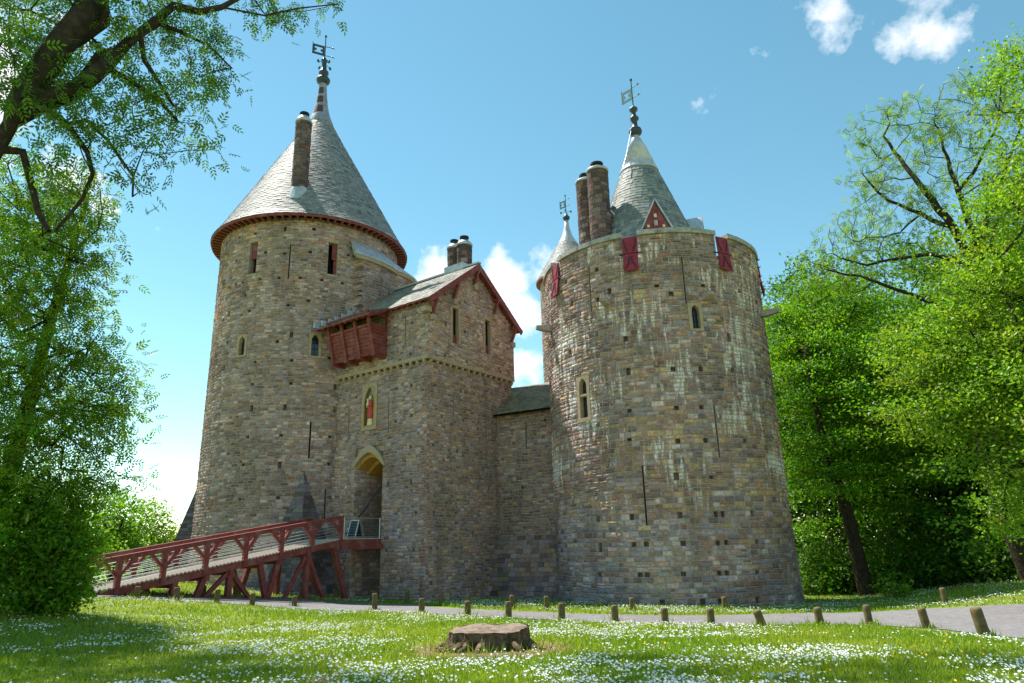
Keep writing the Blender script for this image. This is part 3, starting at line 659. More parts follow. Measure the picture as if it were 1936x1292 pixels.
for o in so_:
    uc = (o[1]+o[2])/2
    if o[0] == 'win':
        if min(abs(uc-x) for x in WR) < .05:
            mb = MB(); uz_box(mb, ltS, o[1], o[2], o[3], o[4], -.45, -.5); wn = mb.build('window', 'dark', tl)
            sd = 1 if uc > 0 else -1
            mb = MB(); zm = o[3]+(o[4]-o[3])*.5; k0, k1 = (uc-.02, o[2]) if sd > 0 else (o[1]+.06, o[2]); uz_box(mb, ltS, k0, k1, zm, o[4]-.02, -.16, -.21); mb.build('shutter', 'red', wn)
            mb = MB(); uz_box(mb, ltS, o[2]-.16, o[2], o[3], zm, -.2, -.26); mb.build('shutter', 'red', wn)
            mb = MB(); uz_box(mb, ltS, o[1]-.08, o[2]+.08, o[4]-.005, o[4]+.2, .018, -.3); mb.build('lintel', 'dressed', wn)
            mb = MB(); uz_box(mb, ltS, o[1]-.06, o[2]+.06, o[3]-.13, o[3]+.005, .03, -.3); mb.build('sill', 'dressed', wn)
        else: lancet(tl, ltS, uc, o[3], o[4], .4, .68)
    if o[0] == 'slit': pane(tl, ltS, o[1], o[2], o[3], o[4], -.3, 'dark', 'arrow_slit')
# roof
profL = [(20.02, 6.06), (20.5, 5.74), (22.5, 4.66), (25.5, 3.05), (28, 1.7), (29.75, .80)]
mb = MB(); mb.lathe(LTc, [(20.0, 5.9)]+[(z, r-.03) for z, r in profL[1:]], 64); roof = mb.build('roof', 'dark', tl)
slate_cone(roof, LTc, profL, .2, .27, mult=(1.02, 1.02, 1.0))
mb = MB(); bend_ring(mb, LTc, 5.96, 6.04, 19.86, 20.03, 0, 360, 96); mb.build('fascia', 'red', roof)
mb = MB(); bend_ring(mb, LTc, 5.3, 5.97, 20.0, 20.03, 0, 360, 96); mb.build('soffit', 'red', roof)
rm = MB(); rm.box((5.66, 0, 19.9), ((1, 0, 0), (0, 1, 0), (0, 0, 1)), (.32, .055, .085)); rme = np_mesh('rafter', rm.v, rm.f); rme.materials.append(M['red'])
for k in range(88):
    o = link('rafter', rme); o.location = (LTc[0], LTc[1], 0); o.rotation_euler = (0, 0, 2*math.pi*k/88); adopt(o, roof)
mb = MB(); mb.lathe(LTc, [(29.62, .88), (29.76, .86), (30.4, .62), (31.2, .43), (32.2, .31), (32.9, .27), (33.1, .26)], 24); cap = mb.build('lead_cap', 'lead_dull', tl, smooth=True)
for zz, hh in ((30.75, .62), (31.6, .55), (32.35, .5)):
    mb = MB(); a0 = -95; r0, r1 = np.interp([zz-hh/2, zz+hh/2], [29.76, 30.4, 31.2, 32.2, 32.9], [.86, .62, .43, .31, .27])+.014
    A = np.linspace(a0-38, a0+32, 6); vs = [(LTc[0]+r*math.cos(R_(a)), LTc[1]+r*math.sin(R_(a)), z) for z, r in ((zz-hh/2, r0), (zz+hh/2, r1)) for a in A]
    mb.add(vs, [(i, i+1, i+7, i+6) for i in range(5)]); mb.build('rust_patch', 'lead_rust', cap)
mb = MB(); mb.lathe(LTc, [(33.0, .26), (33.1, .31), (33.2, .44), (33.38, .48), (33.52, .41), (33.6, .27), (33.8, .24), (33.9, .34), (34.05, .33), (34.15, .2), (34.5, .17), (34.9, .15), (35.0, .24), (35.1, .15), (35.25, .08)], 18); mb.build('finial', 'finial', roof, smooth=True)
vane(tl, LTc, 34.7, 37.0, .85, 'finial', turn=200)
# round chimney rising through the roof
p = ath(570, 300, 38.45); ch = round_chimney(tl, p[:2], .47, 20.7, 26.75, .4)
mb = MB(); mb.tube([(p[0]-.08, p[1]-.12, 21.15), (p[0], p[1]+.1, 22.2)], [.62, .55], 20); mb.build('lead_apron', 'lead', ch)
# stair turret bulging from the right flank, with its lead cap
def tur_r(a, z=0, off=0.0):
    a = ((a+180) % 360)-180
    if a < -47: r = 5.3
    elif a < -45.5: r = 5.3+.68*(a+47)/1.5
    elif a < -17: r = 5.98+.05*(a+45.5)/28
    elif a < 30: r = 6.0+.62*max(0, math.sin(math.pi*(a+17)/47))**.7
    else: r = 6.0
    return r
tuS = Cyl(LTc, 5.5, -73, lambda a, z: tur_r(a))
tops = [('slit', tuS.u(-31), tuS.u(-31)+.08, 15.3, 17.2, .4)]
masonry(tl, tuS, tuS.u(-47), tuS.u(52), 9, 18.0, (.13, .185), (.2, .46), tops, lt_pal, 'stone', rough=.022, part='stair_turret'); tw = LASTWALL
mb = MB(); A = np.arange(-50, 60, 1.5); n = len(A); P = lambda a, r, z: (LTc[0]+r*math.cos(R_(a)), LTc[1]+r*math.sin(R_(a)), z)
vs = [P(a, tur_r(max(a, -45.4))+.0, 17.9) for a in A]+[P(a, tur_r(max(a, -45.4))+.22, 18.0) for a in A]+[P(a, tur_r(max(a, -45.4))+.22, 18.1) for a in A]+[P(a, 5.7+.12*(tur_r(max(a, -45.4))-5.4), 18.75) for a in A]+[P(a, 5.38, 19.15) for a in A]
mb.add(vs, [(k*n+i, k*n+i+1, (k+1)*n+i+1, (k+1)*n+i) for k in range(4) for i in range(n-1)]+[(0, n, 2*n, 3*n, 4*n)]); mb.build('lead_cap', 'lead', tw, smooth=False)
mb = MB()
for i in range(n-1):
    a, b = A[i], A[i+1]; ra, rb = tur_r(max(a, -45.4)), tur_r(max(b, -45.4))
    mb.add([P(a, ra+.16, 17.78), P(b, rb+.16, 17.78), P(b, rb+.2, 17.98), P(a, ra+.2, 17.98), P(a, ra-.05, 17.78), P(b, rb-.05, 17.78)], [(0, 1, 2, 3), (4, 5, 1, 0)])
mb.build('cornice', 'dressed', tw)
# pyramid spurs at the foot
def spur(parent, surf, ang, zt, zb, w, out, seed=0):
    a = R_(ang); e = np.array([math.cos(a), math.sin(a)]); t = np.array([-e[1], e[0]]); c = surf.c
    top = np.array([*(c+e*5.42), zt]); f0 = np.array([*(c+e*(5.3+out)), zb]); l = np.array([*(c+e*4.9-t*w), zb]); r = np.array([*(c+e*4.9+t*w), zb])
    mb = MB(); nrow = int((zt-zb)/.2)
    for A_, B_ in ((l, f0), (f0, r)):
        nn = nrm(np.cross(B_-A_, top-A_))
        for i in range(nrow):
            s0, s1 = i/nrow, (i+1)/nrow; p0, p1 = A_+(top-A_)*s0, B_+(top-B_)*s0; q0, q1 = A_+(top-A_)*s1, B_+(top-B_)*s1
            L = np.linalg.norm(p1-p0); k = max(1, int(L/.42)); cuts = [0]+sorted(min(.98, max(.02, (j+random.uniform(-.25, .25))/k)) for j in range(1, k))+[1]
            for x0, x1 in zip(cuts[:-1], cuts[1:]):
                v = [p0+(p1-p0)*x0, p0+(p1-p0)*x1, q0+(q1-q0)*x1, q0+(q1-q0)*x0]; m_ = sum(v)/4
                inn = [x+(m_-x)*.1+nn*random.uniform(.015, .03) for x in v]
                mb.add(v+inn, [(0, 1, 5, 4), (1, 2, 6, 5), (2, 3, 7, 6), (3, 0, 4, 7), (4, 5, 6, 7)], tuple(np.array(pal_pick({'grey': 1, 'slate': 3, 'dark': 4}))*np.array((.62, .66, .7))), [(x0*L, s0*6, 0)]*8)
    return mb.build('spur_buttress', 'stone', parent, kind='stuff')
u_, z_ = ltS.hit(575, 900); spur(tl, ltS, math.degrees(ltS.a0+u_/5.5), 5.6, -2.6, 3.3, 2.6)
spur(tl, ltS, -162, 5.3, -2.6, 2.0, 2.6)

# ================================================================== GATEHOUSE
K = ath(805, 1000, 33.0)[:2]; dl = np.array([-.804, .595]); dr = np.array([.595, .804]); dl /= np.linalg.norm(dl); dr = np.array([dl[1], -dl[0]])
gh = thing('gatehouse', (K[0], K[1], g(*K)), 'square stone gatehouse with steep gabled slate roof and red timber hoarding', 'gatehouse')
LF = Flat(K, -dl, -dr); RF = Flat(K, dr, -dl)
PJ = .13
LU = Flat(K-dr*PJ, -dl, -dr); RU = Flat(K-dl*PJ, dr, -dl)
def gh_pal(u, z):
    n = float(fnoise(u*.4+70, z*.35+25))
    if -.3 < u < 0 and z < 10.6 and random.random() < .6: return tuple(np.array((.30, .15, .12))*random.uniform(.8, 1.2))
    w = {'grey': 2.6, 'brown': 2.0+1.6*n, 'ochre': .9 if z > 10.6 else .5+.8*max(0, n-.5), 'pale': 1.2 if z > 10.6 else .4, 'slate': 1.2, 'red': .3+.9*max(0, n-.55), 'dark': .9}
    return pal_pick(w)
def ghr_pal(u, z):
    n = float(fnoise(u*.4+90, z*.35+45))
    if z > 10.6: w = {'ochre': 1.6, 'pale': 1.5, 'brown': 1.6, 'grey': 1.8, 'red': .25}
    else: w = {'grey': 1.8, 'brown': 2.4+1.2*n, 'ochre': 1.0+1.2*max(0, n-.45), 'dark': 1.3, 'red': .5+.9*max(0, n-.5), 'slate': .6}
    return pal_pick(w)
DS0, DS1 = 3.0, 5.12                                   # doorway along the left face
lo = [('door', -DS1, -DS0, -2.6, 6.75, 2.4), ('win', -4.66, -3.52, 7.5, 9.95, .5)]
lo += slit_ops(LF, [(735, 750, 822), (660, 768, 840)], .07)
lo += hole_ops(LF, [(777, 727), (748.5, 732.6), (673, 753), (747.7, 795), (777, 788), (775.5, 847), (776, 911), (733, 916), (785, 970), (781, 1039), (729, 1040), (758, 1100)], .17, .17)
wl = wr = gh
so_ = masonry(wl, LF, -7.3, 0, -2.6, 10.55, (.125, .18), (.17, .4), lo, gh_pal, 'stone', singles=150, rough=.02)
door = [o for o in so_ if o[0] == 'door'][0]; nic = [o for o in so_ if o[0] == 'win'][0]
for o in so_:
    if o[0] == 'slit': pane(gh, LF, o[1], o[2], o[3], o[4], -.3, 'dark', 'arrow_slit')
luo = slit_ops(LU, [(766.5, 598, 652)], .07)+hole_ops(LU, [(778, 610.5), (745, 618), (775, 667)], .17, .17)
so_ = masonry(wl, LU, -7.3, PJ, 10.8, 13.86, (.125, .18), (.17, .4), luo, gh_pal, 'stone', rough=.02)
for o in so_:
    if o[0] == 'slit': pane(gh, LU, o[1], o[2], o[3], o[4], -.3, 'dark', 'arrow_slit')
TW = 6.9
ro = slit_ops(RF, [(858, 745, 815), (920, 765, 835)], .07)
ro += hole_ops(RF, [(823.4, 725), (872, 739.6), (914, 751), (835.7, 786.6), (876.5, 795), (905.5, 802.5), (820, 841.5), (865, 852), (903.6, 860), (855, 911), (822, 971.5), (863, 971.5), (816, 1038), (816, 1106), (905, 925), (895, 1010)], .17, .17)
so_ = masonry(wr, RF, 0, TW, -2.6, 10.55, (.125, .18), (.17, .4), ro, ghr_pal, 'stone', singles=150, rough=.02)
for o in so_:
    if o[0] == 'slit': pane(gh, RF, o[1], o[2], o[3], o[4], -.3, 'dark', 'arrow_slit')
RZ, EZ, RT_, TE, SL = 16.65, 13.67, TW/2, -.42, (16.65-13.67)/(6.9/2+.42)
ruo = []
for px, py in ((861, 620), (922, 638)):
    u, z = RU.hit(px, py); ruo.append(('win', u-.24, u+.24, 11.87, 13.72, .6))
ruo += hole_ops(RU, [(841.5, 558), (880, 573.5), (936, 595), (843.6, 612), (880, 625), (905, 634), (943.5, 647), (842, 670.6), (883, 683.5), (911, 692.6), (946.6, 702)], .17, .17)
def glim(z):
    k = max(0, (z-13.8)/SL); return (-PJ+k, TW+PJ-k)
so_ = masonry(wr, RU, -PJ, TW+PJ, 10.8, 16.4, (.125, .18), (.17, .4), ruo, ghr_pal, 'stone', rough=.02, ulim=glim)
for o in so_:
    if o[0] == 'win':
        mb = MB(); uz_box(mb, RU, o[1], o[2], o[3], o[4], -.2, -.25); wn = mb.build('window', 'dark', gh)
        mb = MB(); uz_box(mb, RU, o[1], o[1]+.2, o[3]+.02, o[4]-.02, -.1, -.15); mb.build('shutter', 'red', wn)
        mb = MB(); uz_box(mb, RU, o[1]+.2, o[2], o[3], o[3]+.5, -.15, -.19); mb.build('shutter', 'red', wn)
        mb = MB(); uz_box(mb, RU, o[1]-.07, o[2]+.07, o[4]-.005, o[4]+.17, .02, -.3); mb.build('lintel', 'dressed', wn)
        for a, b in ((o[1]-.13, o[1]+.002), (o[2]-.002, o[2]+.13)):
            zz = o[3]; j = 0
            while zz < o[4]-.05:
                h_ = min(.34, o[4]-zz); mb = MB(); e = .06*(j % 2); uz_box(mb, RU, a-(e if a < o[1]-.05 else 0), b+(e if b > o[2]+.05 else 0), zz+.006, zz+h_-.006, .022, -.2); mb.build('jamb_stone', 'dressed', wn); zz += h_; j += 1
# hidden back and far side, dark core
mb = MB(); C4 = [K+dl*.03+dr*.03, K+dl*8+dr*.03, K+dl*8+dr*(TW-.05), K+dl*.03+dr*(TW-.05)]
mb.add([(*C4[1], -2.6), (*C4[2], -2.6), (*C4[3], -2.6), (*C4[1], 13.8), (*C4[2], 13.8), (*C4[3], 13.8)], [(0, 3, 4, 1), (1, 4, 5, 2)]); mb.build('rear_wall', 'mortar', gh)
# string course on rounded corbels
mb = MB()
for S, a, b in ((LF, -7.2, PJ+.05), (RF, -.0, TW+.05)): uz_box(mb, S, a, b, 10.62, 10.81, PJ+.05, -.1)
mb.build('string_course', 'dressed', gh)
cm = MB()
for z0, z1, o_ in ((-.03, .1, .15), (-.1, -.03, .12), (-.14, -.1, .07)): cm.box((0, o_/2-.01, (z0+z1)/2), ((1, 0, 0), (0, 1, 0), (0, 0, 1)), (.07, o_/2, (z1-z0)/2))
cme = np_mesh('corbel', cm.v, cm.f); cme.materials.append(M['dressed'])
for S, a, b in ((LF, -6.6, -.15), (RF, .15, TW-.1)):
    n = int((b-a)/.46)
    for i in range(n+1):
        o = link('corbel', cme); p = S.pos(a+(b-a)*i/n, 10.53, 0); o.location = tuple(p); o.rotation_euler = (0, 0, math.atan2(S.n[1], S.n[0])-math.pi/2); adopt(o, gh)
# doorway: pointed arch of ochre stone over a deep stone-lined recess
zt = door[4]; dc = -(DS0+DS1)/2; hwid = (DS1-DS0)/2
pt = arch_pts(-DS1+.0+.13, -DS0-.13, 5.25, 5.72, zt-.38, 6)
pt = [(x, max(z, 5.25)) for x, z in pt]
def arch_block(parent, name, m, w, zs, zin, zout, d0, d1, wo):
    """Segment of a pointed arch: inner curve (w wide, springing at zs, top zin) to an outer curve."""
    n = 14; I = []; O = []
    for i in range(n+1):
        x = -1+2*i/n; k = (1-abs(x)**1.7); I.append((dc+x*w, zs+(zin-zs)*k)); O.append((dc+x*wo, zs-.12+(zout-zs+.12)*k**.9))
    mb = MB(); vs = [LF.pos(*p, d0) for p in I]+[LF.pos(*p, d0) for p in O]+[LF.pos(*p, d1) for p in I]+[LF.pos(*p, d1) for p in O]; n1 = n+1
    fs = []
    for i in range(n): fs += [(i, i+1, n1+i+1, n1+i), (i+1, i, 2*n1+i, 2*n1+i+1), (n1+i, n1+i+1, 3*n1+i+1, 3*n1+i)]
    fs += [(0, n1, 3*n1, 2*n1), (n1+n, n, 2*n1+n, 3*n1+n)]
    mb.add(vs, fs); return mb.build(name, m, parent)
dw = arch_block(gh, 'doorway_arch', 'dressed', hwid-.02, 5.75, 6.42, 6.8, .05, -.25, hwid+.22)
arch_block(dw, 'inner_arch', 'ochre', hwid-.1, 5.68, 6.2, 6.9, -.2, -.95, hwid+.1)
arch_block(dw, 'inner_arch', 'ochre', hwid-.2, 5.5, 6.0, 6.9, -.9, -2.3, hwid+.1)
mb = MB(); uz_box(mb, LF, -DS1-.2, -DS0+.2, 6.42, zt+.02, -.16, -.4); mb.build('tympanum', 'mortar', dw)
rv = Flat(LF.pos(-DS1, 0, -.03)[:2]-dl*.03, dr, -dl)
masonry(gh, rv, 0, 2.35, -2.6, 5.9, (.18, .25), (.3, .55), (), lambda u, z: pal_pick({'pale': 2, 'ochre': 1.3, 'grey': 2, 'brown': 1}), 'stone', part='recess_wall')
mb = MB(); uz_box(mb, LF, -DS1, -DS0, 2.1, 5.6, -2.2, -2.3); dd = mb.build('door', 'red', gh)
for k in range(6): mb = MB(); u = -DS1+.15+k*.34; uz_box(mb, LF, u, u+.3, 2.15, 5.5, -2.16, -2.22); mb.build('plank', 'red', dd)
mb = MB(); mb.tube([LF.pos(-DS0-.05, 5.3, -.6), LF.pos(-DS1+.15, 2.4, .5)], .035, 6); mb.build('drawbridge_chain', 'iron', gh)
# statue niche
ncx = (nic[1]+nic[2])/2; za, zb = nic[3], nic[4]
pt = arch_pts(ncx-.35, ncx+.35, za+.22, zb-1.05, zb-.2, 8)
nf = surround(gh, LF, nic[1], nic[2], za, zb, pt, 'dressed', .05, -.34, 'niche')
mb = MB(); uz_box(mb, LF, nic[1]+.05, nic[2]-.05, za+.1, zb-.1, -.2, -.3); mb.build('niche_back', 'mosaic', nf)
pt2 = [(ncx+(x-ncx)*1.22, za+.16+(z-za-.22)*1.05) for x, z in pt]
mb = MB(); n = len(pt); vs = [LF.pos(*p, .055) for p in pt2]+[LF.pos(*p, .06) for p in pt]+[LF.pos(*p, -.12) for p in pt]
mb.add(vs, [f for i in range(n) for f in ((i, (i+1) % n, n+(i+1) % n, n+i), (n+i, n+(i+1) % n, 2*n+(i+1) % n, 2*n+i))]); mb.build('niche_moulding', 'ochre', nf)
# statue in the niche
def blend_figure(name, secs, m, parent, n=14):
    mb = MB(); vs = []
    for z, a, b, ox, oy in secs: vs += [LF.pos(ncx+ox+a*math.cos(2*math.pi*j/n), z, -.06+oy+b*math.sin(2*math.pi*j/n)*1.0) for j in range(n)]
    k = len(secs); mb.add(vs, [(i*n+(j+1) % n, i*n+j, (i+1)*n+j, (i+1)*n+(j+1) % n) for i in range(k-1) for j in range(n)]+[tuple(range(n)), tuple((k-1)*n+j for j in range(n))[::-1]])
    return mb.build(name, m, parent, smooth=True)
sz = za+.24; sp_ = LF.pos(ncx, sz, -.16)
st_ = thing('statue', sp_, 'painted statue of robed woman holding a child in wall niche', 'statue')
blend_figure('gown', [(sz, .2, .12, 0, 0), (sz+.05, .21, .12, 0, 0), (sz+.3, .19, .11, .01, 0), (sz+.55, .17, .1, 0, 0)], 'statue_skin', st_)
blend_figure('robe', [(sz+.35, .205, .125, .02, .01), (sz+.5, .215, .13, .02, .01), (sz+.85, .2, .12, .03, .01), (sz+1.1, .18, .11, .02, 0), (sz+1.28, .19, .11, 0, 0), (sz+1.36, .1, .08, 0, 0)], 'statue_red', st_)
blend_figure('head', [(sz+1.33, .05, .05, 0, .02), (sz+1.4, .075, .08, 0, .02), (sz+1.48, .085, .09, 0, .03), (sz+1.56, .07, .08, 0, .02), (sz+1.6, .03, .04, 0, .02)], 'statue_skin', st_)
blend_figure('veil', [(sz+1.15, .16, .06, 0, -.05), (sz+1.35, .12, .07, 0, -.04), (sz+1.5, .11, .07, 0, -.03), (sz+1.64, .06, .05, 0, -.02)], 'statue_gold', st_)
blend_figure('child', [(sz+.95, .07, .06, -.12, .1), (sz+1.1, .085, .07, -.12, .11), (sz+1.25, .06, .05, -.12, .1), (sz+1.28, .04, .04, -.12, .1), (sz+1.36, .06, .06, -.12, .1), (sz+1.43, .03, .03, -.12, .1)], 'statue_skin', st_)
mb = MB(); mb.tube([LF.pos(ncx+.18, sz+1.2, -.04), LF.pos(ncx+.16, sz+.98, .08), LF.pos(ncx-.08, sz+1.0, .1)], [.055, .05, .035], 8); mb.build('arm', 'statue_red', st_, smooth=True)
mb = MB(); uz_box(mb, LF, ncx-.28, ncx+.28, za+.2, sz+.005, .04, -.3); mb.build('plinth', 'dressed', st_)

# ------------------------------------------------------------------ gatehouse roof
Z3 = np.array([0, 0, 1.0]); dl3 = np.array([*dl, 0]); dr3 = np.array([*dr, 0])
def GP(s, t, z): q = K+dl*s+dr*t; return np.array([q[0], q[1], z])
def slate_plane(parent, o, al, ups, L, S, rh=.2, sw=.27, mult=(1, 1, 1), name='slates'):
    al = nrm(al); ups = nrm(ups); nn = nrm(np.cross(al, ups)); nn = nn if nn[2] > 0 else -nn; mb = MB(); n = int(S/rh)
    for i in range(n):
        x = -random.random()*sw
        while x < L-.02:
            w = random.uniform(.7, 1.3)*sw; a = max(0, x)+.004; b = min(L, x+w)-.004; x += w
            if b-a < .03: continue
            y0 = S*i/n+random.uniform(-.012, .012); y1 = min(S, S*(i+1)/n+.05); l = .014+random.uniform(0, .014)
            v = [o+al*a+ups*y0+nn*l, o+al*b+ups*y0+nn*l, o+al*b+ups*y1+nn*.006, o+al*a+ups*y1+nn*.006, o+al*a+ups*y0-nn*.01, o+al*b+ups*y0-nn*.01]
            nz_ = float(fnoise(a*1.2+i*.3, i*.5)); base = (np.array([.26, .265, .265])*(1-nz_*.6)+np.array([.29, .27, .19])*nz_*.6)*random.uniform(.7, 1.2)
            mb.add(v, [(0, 1, 2, 3), (4, 5, 1, 0)], tuple(base*np.array(mult)))
    return mb.build(name, 'slate', parent, kind='stuff')
S0, S1 = -.55, 7.2
TL, TR = TE, TW-TE
ridge0 = GP(S0, RT_, RZ); slen = math.hypot(RT_-TE, RZ-EZ)
mb = MB(); th = .1
for t_ in (TL, TR):
    a, b, c, d = GP(S0, t_, EZ), GP(S1, t_, EZ), GP(S1, RT_, RZ), GP(S0, RT_, RZ)
    vs = [a, b, c, d]+[x-Z3*th for x in (a, b, c, d)]
    mb.add(vs, [(0, 1, 2, 3), (7, 6, 5, 4), (0, 4, 5, 1), (1, 5, 6, 2), (3, 2, 6, 7), (0, 3, 7, 4)])
rf = mb.build('roof', 'red', gh)
slate_plane(rf, GP(S0-.03, TL-.03, EZ-.02), dl3, GP(0, RT_, RZ)-GP(0, TL, EZ), S1-S0, slen+.03, mult=(1.1, 1.08, 1.0))
slate_plane(rf, GP(S0-.03, TR+.03, EZ-.02), dl3, GP(0, RT_, RZ)-GP(0, TR, EZ), S1-S0, slen+.03)
mb = MB(); mb.beam(GP(S0-.04, RT_, RZ+.05), GP(S1, RT_, RZ+.05), .26, .09); mb.build('ridge_tiles', 'lead', rf)
for t_ in (TL, TR):                      # bargeboards on the gable
    mb = MB(); a, b = GP(S0+.02, t_, EZ-.16), GP(S0+.02, RT_, RZ-.16); mb.beam(a, b, .06, .3, upv=Z3); mb.build('bargeboard', 'red', rf)
    for k in range(14):
        mb = MB(); s = .2+k*.42; e = 1 if t_ < 0 else -1; a = GP(s, t_+e*.02, EZ-.17); b = GP(s, t_+e*.8, EZ-.17+.8*SL); mb.beam(a, b, .09, .14); mb.build('rafter', 'red', rf)
for t_ in (.12, 1.75, RT_, TW-1.75, TW-.12): # purlin brackets with braces on stone corbels
    zt_ = RZ-abs(t_-RT_)*SL-.32
    mb = MB(); mb.beam(GP(.3, t_, zt_), GP(S0+.06, t_, zt_), .17, .2)
    mb.beam(GP(-.52, t_, zt_-.05), GP(-PJ-.02, t_, zt_-.85), .12, .14, upv=dr3); br = mb.build('bracket', 'red', gh)
    mb = MB(); mb.box(GP(-PJ-.06, t_, zt_-1.0), (dl3, dr3, Z3), (.16, .13, .14)); mb.build('corbel', 'dressed', br)
mb = MB(); mb.box(GP(-.1, -PJ-.1, 13.12), (dl3, dr3, Z3), (.2, .2, .12)); mb.build('kneeler', 'dressed', gh)
for px, d, r in ((859, 37.6, .4), (878, 37.0, .44)):
    p = ath(px, 480, d); round_chimney(gh, p[:2], r, 15.4, 18.55 if px > 870 else 18.6, .28, tone=(.7, .7, .72))
p = ath(868, 503, 36.7); mb = MB(); mb.box((p[0], p[1], 16.75), (dl3, dr3, Z3), (.7, .5, .3)); mb.build('lead_saddle', 'lead', rf)
# stepped lead flashing where the roof meets the round tower
for i in range(11):
    f_ = i/10; t_ = TL-.9+f_*3.4; s_ = 11.87-math.sqrt(max(.1, 5.56**2-(t_-1.57)**2)) if t_ < 2.6 else 6.25
    zz = EZ+(t_-TL)*SL+.08 if t_ > TL else EZ+.08+(t_-TL)*.42
    mb = MB(); mb.box(GP(s_-.02, t_, zz+.14), (dl3, dr3, Z3), (.06, .2, .16)); mb.build('step_flashing', 'lead', rf)

# ------------------------------------------------------------------ timber hoarding
ho = thing('hoarding', GP(4.5, -1, 11.3), 'red painted timber hoarding box jutting below the eaves', 'hoarding')
s0, s1 = 2.86, 6.15; zt_, zb_ = 13.42, 11.38; ot, ob = 1.37, .83
def HP(s, f, o=0): return GP(s, -(ob+(ot-ob)*f+o), zb_+(zt_-zb_)*f)
xs_ = np.linspace(s0+.06, s1-.06, 4)
for s in xs_: mb = MB(); mb.beam(HP(s, -.06, .05), HP(s, 1.02, .05), .15, .14, upv=dr3); mb.build('post', 'red', ho)
nb = 7; slot = .66
for i in range(3):
    for k in range(nb):
        f0, f1 = slot*k/nb, slot*(k+1)/nb-.008; a, b = xs_[i]+.07, xs_[i+1]-.07
        v = [HP(a, f0), HP(b, f0), HP(b, f1), HP(a, f1)]+[HP(a, f0, -.05), HP(b, f0, -.05), HP(b, f1, -.05), HP(a, f1, -.05)]
        mb = MB(); mb.add(v, [(1, 0, 3, 2), (4, 5, 6, 7), (0, 1, 5, 4), (2, 3, 7, 6), (1, 2, 6, 5), (3, 0, 4, 7)]); mb.build('board', 'red', ho)
for f in (slot+.01, .99, -.03): mb = MB(); mb.beam(HP(s0, f, .03), HP(s1, f, .03), .1, .13); mb.build('rail', 'red', ho)
for s, sg in ((s0, -1), (s1, 1)):        # end walls
    for k in range(nb):
        f0, f1 = slot*k/nb, slot*(k+1)/nb-.008
        v = []
        for d in (0, .05): v += [HP(s+sg*d, f0), GP(s+sg*d, .0, zb_+(zt_-zb_)*f0), GP(s+sg*d, .0, zb_+(zt_-zb_)*f1), HP(s+sg*d, f1)]
        mb = MB(); mb.add(v, [(0, 1, 2, 3), (7, 6, 5, 4), (0, 4, 5, 1), (1, 5, 6, 2), (2, 6, 7, 3), (3, 7, 4, 0)]); mb.build('board', 'red', ho)
    for f in (slot+.01, .97, -.03): mb = MB(); a = HP(s+sg*.03, f, .03); mb.beam(a, GP(s+sg*.03, .0, a[2]), .1, .12); mb.build('rail', 'red', ho)
    mb = MB(); mb.beam(GP(s+sg*.03, -.1, zb_-.1), GP(s+sg*.03, -.1, zt_+.45), .14, .2, upv=dr3); mb.build('post', 'red', ho)
    mb = MB(); v = [GP(s+sg*.02, -ot, zt_), GP(s+sg*.02, 0, zt_), GP(s+sg*.02, 0, zt_+.5), GP(s+sg*.02, -ot, zt_+.05)]; v += [x+dl3*sg*.04 for x in v]
    mb.add(v, [(0, 1, 2, 3), (7, 6, 5, 4), (0, 4, 5, 1), (1, 5, 6, 2), (2, 6, 7, 3), (3, 7, 4, 0)]); mb.build('end_panel', 'red', ho)
for s in xs_: mb = MB(); mb.beam(GP(s, .1, zb_-.14), GP(s, -ob-.14, zb_-.14), .17, .22); mb.build('joist', 'red', ho); 
for k in range(3): mb = MB(); o_ = -.1-.3*k; mb.beam(GP(s0, o_-.1, zb_-.03), GP(s1, o_-.1, zb_-.03), .26, .04); mb.build('floor_board', 'red', ho)
a, b, c, d = GP(2.42, -1.72, 13.12), GP(7.05, -1.72, 13.12), GP(7.05, .2, 13.98), GP(2.42, .2, 13.98)
mb = MB(); mb.add([a, b, c, d]+[x-Z3*.07 for x in (a, b, c, d)], [(0, 1, 2, 3), (7, 6, 5, 4), (0, 4, 5, 1), (1, 5, 6, 2), (2, 6, 7, 3), (3, 7, 4, 0)]); hr = mb.build('roof', 'red', ho)
slate_plane(hr, GP(2.4, -1.74, 13.12), dl3, c-b, 4.65, np.linalg.norm(c-b), mult=(.9, .92, .9))
for k in range(10): mb = MB(); s = 2.55+k*.45; mb.beam(GP(s, -1.68, 13.03), GP(s, -.2, 13.69), .07, .1); mb.build('rafter', 'red', hr)

# ================================================================== CURTAIN WALL
A_, B_ = np.array([-.92, 37.15]), np.array([3.2, 34.7]); cd_ = (B_-A_)/np.linalg.norm(B_-A_); cn = np.array([cd_[1], -cd_[0]])
cw = thing('curtain_wall', (*A_, g(*A_)), 'short shaded stone curtain wall with mossy slate coping roof between gatehouse and tower', 'wall')
CS = Flat(A_-cd_*.4, cd_, cn); CL = np.linalg.norm(B_-A_)+.4
masonry(cw, CS, 0, CL, -2.6, 8.5, (.13, .19), (.2, .42), slit_ops(CS, [(993, 795, 848)], .07)+hole_ops(CS, [(1030, 795), (1029, 1053), (1031, 1096), (987, 920)], .18, .18), lambda u, z: pal_pick({'brown': 3, 'grey': 1.5, 'dark': 1.6, 'red': .9, 'ochre': .7}), 'stone', singles=60)
a, b = CS.pos(-.5, 8.5, .35), CS.pos(CL, 8.5, .35); c, d = CS.pos(CL, 10.4, -1.9), CS.pos(-.5, 10.4, -1.9)
